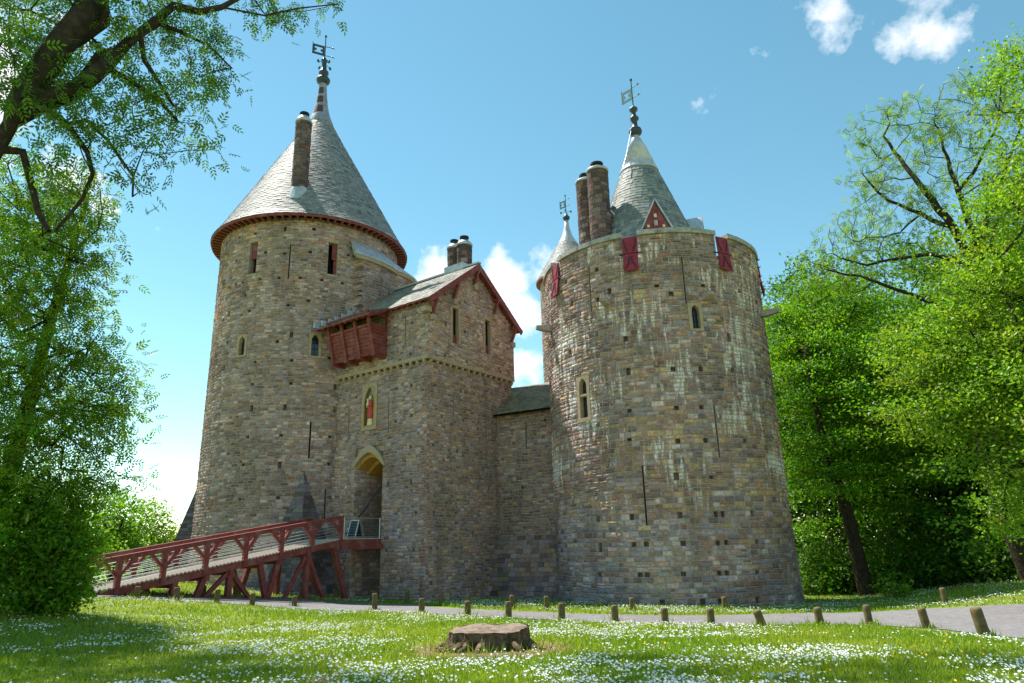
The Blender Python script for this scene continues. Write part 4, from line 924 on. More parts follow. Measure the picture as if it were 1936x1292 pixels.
mb = MB(); mb.add([a, b, c, d]+[x-Z3*.12 for x in (a, b, c, d)], [(0, 1, 2, 3), (7, 6, 5, 4), (0, 4, 5, 1), (1, 5, 6, 2), (2, 6, 7, 3), (3, 7, 4, 0)]); crf = mb.build('roof', 'dark', cw)
slate_plane(crf, a+Z3*.01, np.array([*cd_, 0]), d-a, CL+.5, np.linalg.norm(d-a), .2, .3, mult=(.95, .9, .62))
PS = [(CS.pos(-.3, 2.15, .02), CS.pos(CL, 2.15, .02)), (CS.pos(-.3, -2.6, 2.0), CS.pos(CL, -2.6, 2.0))]
mb = MB(); nr = 22
for i in range(nr):
    f0, f1 = i/nr, (i+1)/nr; p0, p1 = PS[0][0]*(1-f0)+PS[1][0]*f0, PS[0][1]*(1-f0)+PS[1][1]*f0; q0, q1 = PS[0][0]*(1-f1)+PS[1][0]*f1, PS[0][1]*(1-f1)+PS[1][1]*f1
    x = 0
    nn = nrm(np.cross(p1-p0, p0-q0)); nn = nn if nn[1] < 0 else -nn
    while x < 1:
        w = random.uniform(.05, .1); y = min(1, x+w); v = [q0+(q1-q0)*x, q0+(q1-q0)*y, p0+(p1-p0)*y, p0+(p1-p0)*x]; m_ = sum(v)/4
        mb.add(v+[z+(m_-z)*.1+nn*random.uniform(.012, .035) for z in v], [(0, 1, 5, 4), (1, 2, 6, 5), (2, 3, 7, 6), (3, 0, 4, 7), (4, 5, 6, 7)], tuple(np.array(pal_pick({'grey': 2, 'brown': 3, 'dark': 1.5, 'ochre': .6}))*.72), [(x*5, f0*5, 0)]*8); x = y
mb.build('battered_plinth', 'stone', cw, kind='stuff')

# ================================================================== THIRD TURRET BEHIND
T3 = ath(1072, 440, 58.0)[:2]
t3 = thing('stone_turret', (T3[0], T3[1], 0), 'slender round turret with small slate cone peeping from behind the broad tower', 'turret')
T3S = Cyl(T3, 2.65, -95)
masonry(t3, T3S, -8.3, 8.3, 14, 24.3, (.2, .28), (.3, .6), (), lt_pal, 'stone')
mb = MB(); mb.lathe(T3, [(-1, 2.6), (14.05, 2.6)], 32); mb.build('wall', 'mortar', t3)
p3 = [(24.2, 3.0), (25.8, 2.1), (27.9, .9)]
mb = MB(); mb.lathe(T3, [(z, r-.02) for z, r in p3], 36); r3 = mb.build('roof', 'red', t3)
slate_cone(r3, T3, p3, .22, .3)
mb = MB(); bend_ring(mb, T3, 2.6, 3.02, 24.02, 24.2, 0, 360, 40); mb.build('eaves', 'red', r3)
mb = MB(); mb.lathe(T3, [(27.8, .95), (27.92, .93), (28.7, .5), (29.6, .26), (30.4, .17)], 20); mb.build('lead_cap', 'lead', r3, smooth=True)
mb = MB(); mb.lathe(T3, [(30.3, .17), (30.45, .3), (30.65, .34), (30.8, .18), (31.0, .14)], 14); mb.build('finial', 'finial', t3, smooth=True)
vane(t3, T3, 31.2, 32.8, .75, 'verdigris', turn=130)

# ================================================================== ENTRANCE RAMP
SN, SF = 2.95, 5.15                       # near and far edge along the gatehouse face
L0, L1 = 2.45, 13.1; ZT, ZB = 2.17, .5
def RP(o, s, dz=0): 
    f = (o-L0)/(L1-L0); z = ZT if o < L0 else ZT+(ZB-ZT)*f
    return GP(s, -o, z+dz)
foot = RP(L1, (SN+SF)/2)
rp = thing('entrance_ramp', (foot[0], foot[1], g(foot[0], foot[1])), 'sloping timber entrance ramp on red trestles leading up to the gatehouse door', 'ramp')
npl = 72; pm = MB(); pm.box((0, 0, 0), ((1, 0, 0), (0, 1, 0), (0, 0, 1)), ((SF-SN)/2+.06, .074, .022)); pme = np_mesh('plank', pm.v, pm.f); pme.materials.append(M['plank'])
slope = math.atan2(ZT-ZB, L1-L0); az_ = math.atan2(dl[1], dl[0])
for i in range(npl+17):
    o_ = -.2+i*.154
    if o_ > L1: break
    o = link('plank', pme); p = RP(o_, (SN+SF)/2, random.uniform(-.004, .004)); o.location = tuple(p)
    o.rotation_euler = (R_(random.uniform(-.3, .3))+(slope if o_ > L0 else 0), 0, az_); adopt(o, rp)
for s in (SN+.06, SF-.06):                # stringers
    mb = MB(); mb.beam(RP(L0, s, -.16), RP(L1, s, -.16), .14, .26); mb.beam(RP(-.3, s, -.16), RP(L0+.05, s, -.16), .14, .26); mb.build('stringer', 'red', rp)
posts_o = [2.5, 4.05, 5.6, 7.25, 8.9, 10.5, 12.05]
for s, nm in ((SN, 1), (SF, -1)):
    a, b = RP(L0-.05, s, .93), RP(12.75, s, .93)
    mb = MB(); mb.beam(a, b, .15, .13); mb.build('handrail', 'red', rp)
    mb = MB(); mb.beam(a+Z3*.085, b+Z3*.085, .2, .045); mb.build('rail_cap', 'red', rp)
    for i, o_ in enumerate(posts_o):
        mb = MB(); mb.beam(RP(o_, s, -.22), RP(o_, s, .88), .17, .17, upv=dr3); ps = mb.build('post', 'red', rp)
        for e in (-1, 1):
            if (i == 0 and e < 0): continue
            mb = MB(); mb.beam(RP(o_+e*.03, s, .34), RP(o_+e*.5, s, .89), .11, .11, upv=dl3); mb.build('brace', 'red', ps)
    for k in range(5):
        mb = MB(); mb.tube([RP(L0, s, .14+k*.13), RP(12.1, s, .14+k*.13)], .011, 5); mb.build('wire', 'steel', rp)
# trestles
for i, (o_, lean) in enumerate(((2.75, -.9), (4.2, 0), (5.6, .55), (6.5, -.5), (7.8, 0), (8.8, .45), (10.0, 0))):
    for s in (SN+.1, SF-.1):
        q = RP(o_+lean, s); zb2 = float(g(q[0], q[1]))-.4; tp = RP(o_, s, -.28)
        mb = MB(); mb.beam(tp, (q[0], q[1], zb2), .2, .2, upv=dl3); mb.build('trestle_leg', 'red', rp)
    if i in (1, 4): 
        for s in (SN+.1,):
            for e in (-1, 1):
                q = RP(o_+e*1.15, s); zb2 = float(g(q[0], q[1]))-.2; mb = MB(); mb.beam(RP(o_, s, -.3), (q[0], q[1], zb2), .15, .15, upv=dl3); mb.build('trestle_brace', 'red', rp)
    mb = MB(); mb.beam(RP(o_, SN-.05, -.38), RP(o_, SF+.05, -.38), .18, .2); mb.build('cross_beam', 'red', rp)
mb = MB(); mb.beam(RP(-.2, SN-.05, -.36), RP(2.5, SN-.05, -.36), .16, .22); mb.build('landing_beam', 'red', rp)
# steel railing on the landing
lr = thing('landing_railing', RP(1.3, SN, 0), 'galvanised tube railing along the edge of the drawbridge landing', 'railing')
for o_ in (.12, 2.3): mb = MB(); mb.tube([RP(o_, SN, 0), RP(o_, SN, .95)], .03, 8); mb.build('upright', 'steel', lr)
for h in (.08, .93): mb = MB(); mb.tube([RP(.1, SN, h), RP(2.32, SN, h)], .022, 7); mb.build('rail', 'steel', lr)
for k in range(4): mb = MB(); mb.tube([RP(.1, SN, .2+k*.18), RP(-.12, SN-.02, .2+k*.18), RP(-.16, SN-.02, .27+k*.18)], .024, 6); mb.build('hinge_arm', 'steel', lr)
for k in range(6): mb = MB(); mb.tube([RP(.12, SN, .2+k*.12), RP(2.3, SN, .2+k*.12)], .005, 4); mb.build('wire', 'steel', lr)
ab = thing('sandwich_board', RP(1.2, SN+.5, 0), 'dark folding sandwich board standing on the ramp landing', 'sign')
for e in (-1, 1):
    mb = MB(); a = RP(1.2+e*.25, SN+.5, .03); t_ = RP(1.2+e*.03, SN+.5, .85); w3 = dl3*.28
    n_ = nrm(np.cross(t_-a, w3))*.02
    mb.add([a-w3-n_, a+w3-n_, t_+w3-n_, t_-w3-n_, a-w3+n_, a+w3+n_, t_+w3+n_, t_-w3+n_], [(0, 1, 2, 3), (7, 6, 5, 4), (0, 4, 5, 1), (1, 5, 6, 2), (2, 6, 7, 3), (3, 7, 4, 0)]); pn = mb.build('panel', 'board', ab)
    mb = MB(); 
    for p, q in ((a-w3, t_-w3), (a+w3, t_+w3), (t_-w3, t_+w3), (a-w3+(t_-a)*.06, a+w3+(t_-a)*.06)): mb.beam(p, q, .05, .05)
    mb.build('frame', 'steel', pn)

# ================================================================== BOLLARDS
bm = MB(); n = 14; prof = [(-.35, .1), (0, .102), (.2, .1), (.42, .098), (.475, .095), (.5, .078), (.503, .0)]
vs = []
for i, (z, r) in enumerate(prof[:-1]):
    for j in range(n): a = 2*math.pi*j/n; rr = r*(1+.05*math.sin(3*a+1)+.03*math.sin(7*a+z*3)); vs.append((rr*math.cos(a), rr*math.sin(a), z))
vs.append((0, 0, .505)); k = len(prof)-1
bm.add(vs, [(i*n+j, i*n+(j+1) % n, (i+1)*n+(j+1) % n, (i+1)*n+j) for i in range(k-1) for j in range(n)]+[((k-1)*n+j, (k-1)*n+(j+1) % n, k*n) for j in range(n)])
bme = np_mesh('bollard', bm.v, bm.f, smooth=True); bme.materials.append(M['post'])
NEARB = [(168, 1131, 22), (259, 1132, 23), (333, 1136, 25), (410, 1141, 26), (476, 1145, 23), (556, 1147, 20), (708, 1154, 31), (797, 1160, 28), (884, 1165, 28), (961, 1168, 30), (1062, 1173, 32), (1163, 1176, 31), (1258, 1180, 30), (1345, 1183, 32), (1443, 1186, 33), (1552, 1182, 33), (1645, 1182, 37), (1753, 1188, 38), (1862, 1202, 52)]
FARB = [(332, 1124, 16), (384, 1125, 18), (445, 1127, 20), (571, 1131, 22), (635, 1134, 20), (703, 1138, 22), (769, 1142, 23), (834, 1146, 24), (886, 1147, 23), (968, 1151, 25), (1034, 1154, 26), (1196, 1156, 25), (1371, 1153, 24), (1789, 1143, 31)]
ntilt = {1443: (-16, 0), 1552: (-6, 2), 1645: (-3, 0), 1753: (-7, 0), 1862: (-8, 0), 410: (0, 0)}
GN, GF = 'bollards along the lawn edge of the path', 'bollards on the verge below the castle'
LBN = {1443: 'wooden bollard leaning steeply beside the path', 1862: 'thick mossy wooden bollard tilted at the path edge, largest of its row', 1753: 'tilted wooden bollard with long grass round its foot', 1645: 'upright wooden bollard with tall weeds climbing its foot', 168: 'wooden bollard standing beside the leafy bush at the ramp foot', 259: 'wooden bollard directly below the foot of the ramp'}
for L, grp in ((NEARB, GN), (FARB, GF)):
    for px, py, h in L:
        P = ong(px, py); dist = (P-CAM)@fw; hh = h*dist/F; s = hh/.5
        o = link('bollard', bme); o.location = (P[0], P[1], float(g(P[0], P[1]))-.02); o.scale = (.9+.1*random.random(),)*2+(s,)
        if px == 1862: o.scale = (1.15, 1.15, s)
        tx = ntilt.get(px, (random.uniform(-1.5, 1.5), random.uniform(-2, 2))) if grp == GN else (-4 if px == 1789 else random.uniform(-1, 1), 0)
        o.rotation_euler = (R_(tx[1]), R_(tx[0]), random.uniform(0, 6.28)) if False else (R_(tx[1]), R_(tx[0]), 0)
        lab = LBN.get(px) if grp == GN else ('lone wooden bollard on the grass bank below the woods' if px == 1789 else None)
        tag(o, lab or ('short round wooden bollard in the row on the lawn edge of the path' if grp == GN else 'short round wooden bollard in the row on the verge at the castle foot'), 'bollard', grp)

# ================================================================== TREE STUMP
sc_ = ong(925, 1226); SR = .62; n = 96; rows = [(-.12, 1.5), (-.02, 1.36), (.04, 1.2), (.1, 1.1), (.18, 1.03), (.27, 1.0), (.34, .99)]
ph = [random.uniform(0, 6.28) for _ in range(6)]
def flare(a): return max(0, math.sin(4*a+ph[0]))**1.5*.6+max(0, math.sin(7*a+ph[1]))**2*.4+max(0, math.sin(11*a+ph[2]))**2*.28
mb = MB(); vs = []
for i, (z, r) in enumerate(rows):
    k = max(0, 1-(z+.12)/.5)
    for j in range(n):
        a = 2*math.pi*j/n; low = k**1.5; crv = .17*math.sin(13*a+ph[3])*(.35+.65*k)+.1*math.sin(29*a+ph[4]+z*9)*(.5+k*.5)
        rr = SR*(1+(r-1)*(.15+1.1*flare(a)))*(1+.06*math.sin(2*a+ph[5])+.5*crv)
        zz = z+(.03*math.cos(a-1.2)+.018*math.sin(3*a+1) if i >= len(rows)-2 else 0)
        vs.append((sc_[0]+1.12*rr*math.cos(a), sc_[1]+.95*rr*math.sin(a), sc_[2]+zz))
mb.add(vs, [(i*n+j, i*n+(j+1) % n, (i+1)*n+(j+1) % n, (i+1)*n+j) for i in range(len(rows)-1) for j in range(n)])
stp = thing('tree_stump', sc_, 'broad old sawn tree stump with splayed roots on the lawn', 'stump')
mb.build('root_flare', 'stumpside', stp)
mb = MB(); top = vs[-n:]; c = np.mean(top, axis=0); tv = [tuple(c+[0, 0, -.02])]
for f_ in (.3, .6, .85, 1.0): tv += [tuple(c+(np.array(p)-c)*f_*1.01+np.array([0, 0, .012*math.sin(9*f_+j*.4)])) for j, p in enumerate(top)]
mb.add(tv, [(0, 1+j, 1+(j+1) % n) for j in range(n)]+[(1+i*n+j, 1+(i+1)*n+j, 1+(i+1)*n+(j+1) % n, 1+i*n+(j+1) % n) for i in range(3) for j in range(n)]); mb.build('cut_top', 'stumptop', stp)
for k in range(9):
    a = random.uniform(2.6, 6.0); p = [np.array([sc_[0]+math.cos(a)*SR*x*1.15+random.uniform(-.05, .05), sc_[1]+math.sin(a)*SR*x, 0]) for x in (.95, 1.15, 1.35, 1.4+random.uniform(.05, .35))]
    for q, h in zip(p, (.1, .05, .02, -.04)): q[2] = float(g(q[0], q[1]))+h
    mb = MB(); mb.tube(p, [.07, .055, .04, .015], 7); mb.build('root', 'stumpside', stp, smooth=True)
rp2 = ong(611, 1289); tag_m = MB(); tag_m.lathe((rp2[0], rp2[1]), [(rp2[2]-.1, .27), (rp2[2]+.0, .25), (rp2[2]+.03, .2), (rp2[2]+.035, .05)], 14)
tag(tag_m.build('tree_stump', 'stumptop'), 'low reddish remnant of a cut stump in the lawn', 'stump')

# ================================================================== TREES
def leaves(C, size, tints, asp=.6, upb=.6, drop=0.0):
    """Folded rhombic leaves round centres C."""
    n = len(C); nr_ = rng.normal(size=(n, 3)); nr_[:, 2] = np.abs(nr_[:, 2])*.6+upb; nr_ /= np.linalg.norm(nr_, axis=1)[:, None]
    a = rng.normal(size=(n, 3)); a[:, 2] -= drop; a -= nr_*np.sum(a*nr_, axis=1)[:, None]; a /= np.linalg.norm(a, axis=1)[:, None]; b = np.cross(nr_, a)
    L = size*rng.uniform(.6, 1.25, n)[:, None]; Wd = L*asp
    V = np.stack((C-a*L*.5, C+b*Wd*.5+nr_*L*.08, C+a*L*.5-nr_*L*.1, C-b*Wd*.5+nr_*L*.08), axis=1).reshape(-1, 3)
    return V, np.arange(4*n).reshape(-1, 4), tints
def pinnate(C, size, tints, drop=.6):
    """Ash-like leaves: seven leaflets on a stalk."""
    n = len(C); a = rng.normal(size=(n, 3)); a[:, 2] -= drop; a /= np.linalg.norm(a, axis=1)[:, None]
    nr_ = rng.normal(size=(n, 3)); nr_[:, 2] += .8; nr_ -= a*np.sum(a*nr_, axis=1)[:, None]; nr_ /= np.linalg.norm(nr_, axis=1)[:, None]; b = np.cross(nr_, a)
    L = size*rng.uniform(.7, 1.2, n)[:, None]; Vs = []; T = []
    for k, (t, sd) in enumerate(((.25, 1), (.25, -1), (.5, 1), (.5, -1), (.75, 1), (.75, -1), (.95, 0))):
        ax = a*.65+b*.8*sd if sd else a; ax = ax/np.linalg.norm(ax, axis=1)[:, None]; sdv = np.cross(nr_, ax); o = C+a*L*t; l = L*.42; w = l*.36
        Vs.append(np.stack((o, o+ax*l*.45+sdv*w*.5+nr_*l*.05, o+ax*l-nr_*l*.12, o+ax*l*.45-sdv*w*.5+nr_*l*.05), axis=1)); T.append(tints)
    V = np.concatenate(Vs).reshape(-1, 3); return V, np.arange(len(V)).reshape(-1, 4), np.concatenate(T)
def skeleton(trunk, tr_r, clumps, tip=.012, wig=.12, mind=.7, limbs=()):
    """Grow branches from a trunk polyline to every clump by nearest attachment; radii from what each carries."""
    nodes = []; par = []
    T = [np.asarray(p, float) for p in trunk]; base = []
    for i in range(len(T)-1):
        k = max(2, int(np.linalg.norm(T[i+1]-T[i])/.6))
        for j in range(k):
            base.append(T[i]+(T[i+1]-T[i])*j/k)
    base.append(T[-1])
    for i, p in enumerate(base): nodes.append(p); par.append(i-1)
    nt_ = len(nodes); low = int(nt_*.35); fixed = {}
    for pts, ra, rb in limbs:
        pts = [np.asarray(p, float) for p in pts]; last = int(np.argmin(np.linalg.norm(np.array(nodes)-pts[0], axis=1)))
        Q = []
        for p, q in zip(pts[:-1], pts[1:]):
            k = max(1, int(np.linalg.norm(q-p)/.5)); Q += [p+(q-p)*j/k for j in range(k)]
        Q.append(pts[-1])
        for j, p in enumerate(Q):
            if j == 0 and np.linalg.norm(nodes[last]-p) < .3: continue
            nodes.append(p+rng.normal(size=3)*.03); par.append(last); last = len(nodes)-1; fixed[last] = ra+(rb-ra)*j/len(Q)
    A = np.array(nodes); ref = base[int(nt_*.6)]
    order = np.argsort(np.linalg.norm(clumps-ref, axis=1)); depth = [0]*len(nodes)
    usable = np.array([i >= low for i in range(len(nodes))])
    for ci in order:
        c = clumps[ci]; d = c-A; dist = np.linalg.norm(d, axis=1)
        cost = dist*(1+.35*np.clip(-d[:, 2]/np.maximum(dist, .01), 0, 1))+.05*np.array(depth)+np.where(usable, 0, 1e6)
        k = int(np.argmin(cost)); L = dist[k]; m = max(1, int(L/mind)); last = k
        for j in range(1, m+1):
            f = j/m; p = nodes[k]+(c-nodes[k])*f+(rng.normal(size=3)*wig*L*.25*math.sin(math.pi*f) if j < m else 0)+np.array([0, 0, .12*L*math.sin(math.pi*f)])
            nodes.append(p); par.append(last); depth.append(depth[k]+1); last = len(nodes)-1
        A = np.array(nodes); usable = np.r_[usable, np.ones(len(nodes)-len(usable), bool)]
    n = len(nodes); cnt = np.ones(n)
    for i in range(n-1, 0, -1): cnt[par[i]] += cnt[i]
    rad = tip*cnt**.46
    rad = np.minimum(rad, tr_r)
    for i in range(nt_): rad[i] = max(min(rad[i], tr_r*(1-.8*i/nt_)), tr_r*(1-.9*i/nt_))
    for i, r in fixed.items(): rad[i] = r
    return nodes, par, rad, nt_
def skel_mesh(nodes, par, rad, nt_, minr=.006):
    mb = MB(); kids = {}
    for i, p in enumerate(par):
        if p >= 0: kids.setdefault(p, []).append(i)
    done = set(); 
    def chain(start, prev):
        pts = [nodes[prev]] if prev >= 0 else []; rr = [min(rad[prev], rad[start]*1.15)] if prev >= 0 else []
        i = start
        while True:
            pts.append(nodes[i]); rr.append(max(minr, rad[i])); ks = kids.get(i, [])
            if not ks: break
            big = max(ks, key=lambda q: (q < nt_, rad[q]))
            for q in ks:
                if q != big: stack.append((q, i))
            i = big
        if len(pts) > 1: mb.tube(pts, rr, 8 if rr[0] > .12 else (6 if rr[0] > .04 else 4), cap=False)
    stack = [(0, -1)]
    while stack: chain(*stack.pop())
    return mb
def blob_clumps(blobs, per):
    out = []
    for c, r, k in blobs:
        n = max(3, int(per*k)); v = rng.normal(size=(n, 3)); v /= np.linalg.norm(v, axis=1)[:, None]; q = rng.uniform(.12, 1, n)**.42
        out.append(np.asarray(c)+v*q[:, None]*np.asarray(r))
    return np.concatenate(out)
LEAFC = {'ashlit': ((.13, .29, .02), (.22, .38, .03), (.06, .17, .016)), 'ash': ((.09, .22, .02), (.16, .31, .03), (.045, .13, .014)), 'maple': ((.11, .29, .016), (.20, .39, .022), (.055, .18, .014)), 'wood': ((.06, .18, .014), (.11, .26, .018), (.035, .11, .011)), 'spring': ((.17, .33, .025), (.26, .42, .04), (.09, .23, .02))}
def tree(name, label, trunk, tr_r, blobs, per, nl, spread, size, kind, cat='tree', group=None, comp=False, tip=.012, flat=.6, mind=.7, limbs=(), asp=.6, bare=0.0):
    cl = blob_clumps(blobs, per)
    nodes, par, rad, nt_ = skeleton(trunk, tr_r, cl, tip=tip, mind=mind, limbs=limbs)
    root = thing(name, (trunk[0][0], trunk[0][1], float(g(trunk[0][0], trunk[0][1]))), label, cat, group)
    mb = skel_mesh(nodes, par, rad, nt_)
    mb.build('trunk', 'bark', root, smooth=True)
    keep = cl[rng.random(len(cl)) > bare]
    C = np.repeat(keep, nl, axis=0)+rng.normal(size=(len(keep)*nl, 3))*np.array([spread, spread, spread*flat])
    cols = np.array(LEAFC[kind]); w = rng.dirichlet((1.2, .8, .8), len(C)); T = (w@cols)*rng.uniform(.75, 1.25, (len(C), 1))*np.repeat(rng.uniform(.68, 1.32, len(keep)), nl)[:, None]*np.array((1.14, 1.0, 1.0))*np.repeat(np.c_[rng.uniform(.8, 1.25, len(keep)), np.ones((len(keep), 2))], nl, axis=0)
    V, Fc, T = (pinnate if comp else leaves)(C, size, T) if comp else leaves(C, size, T, asp)
    link('crown', np_mesh('crown', V, Fc, T), 'leaf', root)
    return root
def B(px, py, rpx, d, k=1.0, sq=1.0, dd=1.0):   # blob from a pixel, a pixel radius and its distance
    c = ath(px, py, d); R = rpx*np.linalg.norm(c-CAM)/F; return (c, (R, R*dd, R*sq), k*R*R)
def G(px, d):                             # a foot on the ground in a pixel column
    p = ath(px, 1130, d); return np.array([p[0], p[1], float(g(p[0], p[1]))-.2])

# the old ash whose limbs reach in from the left
tb = np.array([-14.5, 13.5, 0]); tb[2] = g(tb[0], tb[1])-.2
def PL(pts, r0, r1, d): return ([ath(x, y, d+.012*d*math.sin(i*1.7)) for i, (x, y) in enumerate(pts)], r0, r1)
ash_l = [PL(*q, 13.2) for q in (([(20, 235), (70, 160), (110, 95), (150, 35), (195, -40), (230, -120), (300, -260)], .26, .14), ([(20, 238), (75, 200), (140, 172), (190, 132)], .23, .13), ([(190, 132), (235, 85), (290, 45), (330, 10), (420, 18), (470, -10)], .12, .04), ([(110, 95), (150, 75), (200, 40), (195, 0), (190, -60)], .15, .08),
    ([(150, 168), (190, 100), (240, 95), (262, 65), (300, 50), (345, 62)], .1, .03), ([(100, 200), (130, 235), (165, 290), (172, 330), (150, 380), (100, 440)], .06, .02), ([(40, 290), (55, 330), (75, 400), (85, 440)], .07, .03), ([(258, 80), (270, 120), (295, 150), (330, 200)], .06, .02), ([(190, 132), (240, 150), (300, 190), (340, 230)], .06, .02), ([(345, 62), (400, 90), (440, 130)], .03, .012), ([(420, 18), (500, 30), (560, 10), (640, 5)], .03, .01), ([(165, 230), (215, 265), (250, 330), (248, 370)], .035, .012))]
ash_b = [B(60, 60, 90, 13, .8), B(150, 20, 80, 13.5, .8), B(20, 150, 70, 13, .7), B(250, 40, 70, 13.5, .8), B(345, 30, 60, 13.5, .8), B(300, 120, 70, 13, .9), B(390, 110, 55, 13.5, .8), B(440, 60, 40, 13.5, .7), B(230, 190, 70, 13, .85), B(330, 200, 55, 13, .8), B(200, 270, 55, 12.5, .9), B(300, 270, 45, 12.8, .8), B(245, 335, 30, 12.5, 1.1), B(150, 230, 50, 13, .6), B(120, 130, 60, 13.5, .5), B(430, 140, 30, 13.5, .6), B(520, 45, 28, 13.8, .8), B(480, 20, 35, 13.8, .7), B(560, 15, 25, 14, .6), B(625, 5, 22, 14, .6), B(370, 265, 30, 13, .7), B(75, 290, 50, 12.8, .6),
         B(30, -120, 140, 14, .6), B(250, -160, 150, 14.5, .6), B(480, -170, 120, 15, .6), B(640, -190, 90, 15, .6), B(150, -380, 200, 16, .6)]+[(np.array(c), (r, r, r*.7), r*r*k) for c, r, k in (((-13.6, 17, 22), 1.9, .9), ((-9.3, 19.3, 25), 1.6, .9), ((-6.3, 17.6, 24), 1.5, .9), ((-3.8, 18, 25.3), 1.3, .8), ((-8, 16.5, 22), 1.2, .8), ((-16.2, 20.5, 26), 1.8, .8), ((-1, 17.2, 25), 1.2, .7), ((-15, 17, 20), 2.2, .8), ((-11, 15.5, 20), 1.8, .8), ((-17, 20, 24), 2.2, .8), ((-5, 19.8, 27), 1.4, .8))]  # out-of-view clumps of this crown, added to cast dappled shade on the lawn
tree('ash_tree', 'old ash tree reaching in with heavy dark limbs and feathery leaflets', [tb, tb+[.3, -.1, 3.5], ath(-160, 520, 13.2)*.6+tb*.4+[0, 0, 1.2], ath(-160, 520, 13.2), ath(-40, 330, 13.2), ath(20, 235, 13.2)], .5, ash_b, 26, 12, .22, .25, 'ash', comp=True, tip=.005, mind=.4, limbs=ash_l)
# leafy ash mass below it
tb = G(-60, 24)
tree('ash_tree', 'leafy ash tree screening the sky between the bush and the overhanging limbs', [tb, tb+[.4, .2, 4], tb+[.9, 0, 8], tb+[1.4, 0, 12]], .32,
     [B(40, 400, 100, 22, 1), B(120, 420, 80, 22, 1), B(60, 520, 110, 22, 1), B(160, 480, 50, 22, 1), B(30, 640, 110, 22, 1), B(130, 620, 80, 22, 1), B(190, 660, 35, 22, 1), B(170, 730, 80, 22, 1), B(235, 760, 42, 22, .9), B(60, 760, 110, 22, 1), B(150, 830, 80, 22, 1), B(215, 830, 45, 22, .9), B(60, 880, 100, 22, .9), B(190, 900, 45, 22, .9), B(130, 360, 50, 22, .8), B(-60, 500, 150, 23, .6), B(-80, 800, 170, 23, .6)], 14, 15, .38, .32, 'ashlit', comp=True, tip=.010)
# thicket behind the ramp
for px, py, d, r, lab in ((270, 1000, 52, 60, 'low yellow-green tree beyond the far side of the ramp'), (205, 985, 44, 65, 'rounded green tree between the ash and the ramp handrail'), (130, 1010, 40, 75, 'dark green tree half hidden behind the leafy bush'), (310, 1040, 60, 40, 'small distant tree against the sky beside the tower foot')):
    tb = G(px, d)
    tree('broadleaf_tree', lab, [tb, tb+[0, 0, 2.0], tb+[.2, 0, 3.5]], .2, [B(px, py, r*.7, d), B(px-r*.5, py+r*.5, r*.6, d), B(px+r*.45, py+r*.45, r*.55, d), B(px, py+r*.95, r*.7, d), B(px+r*.3, py-r*.45, r*.35, d)], 15, 36, .45, .22, 'spring' if px > 240 else 'maple', group='trees beyond the ramp')
# leafy bush beside the ramp foot
tb = ong(85, 1162)
D0 = math.hypot(tb[0], tb[1]); tb[2] -= .1
tree('leafy_bush', 'dense bright green bush reaching the ground beside the ramp foot', [tb, tb+[0, 0, .8], tb+[.1, 0, 1.6]], .07, [B(85, 1060, 75, D0), B(60, 980, 70, D0), B(130, 975, 45, D0), B(20, 1040, 80, D0+.3), B(40, 1110, 70, D0), B(110, 1110, 50, D0, 1, 1, .8), B(150, 1040, 32, D0), B(0, 950, 70, D0+.5), B(90, 1135, 45, D0, 1, .6, .8)], 90, 26, .15, .13, 'maple', cat='bush', tip=.004, mind=.25)
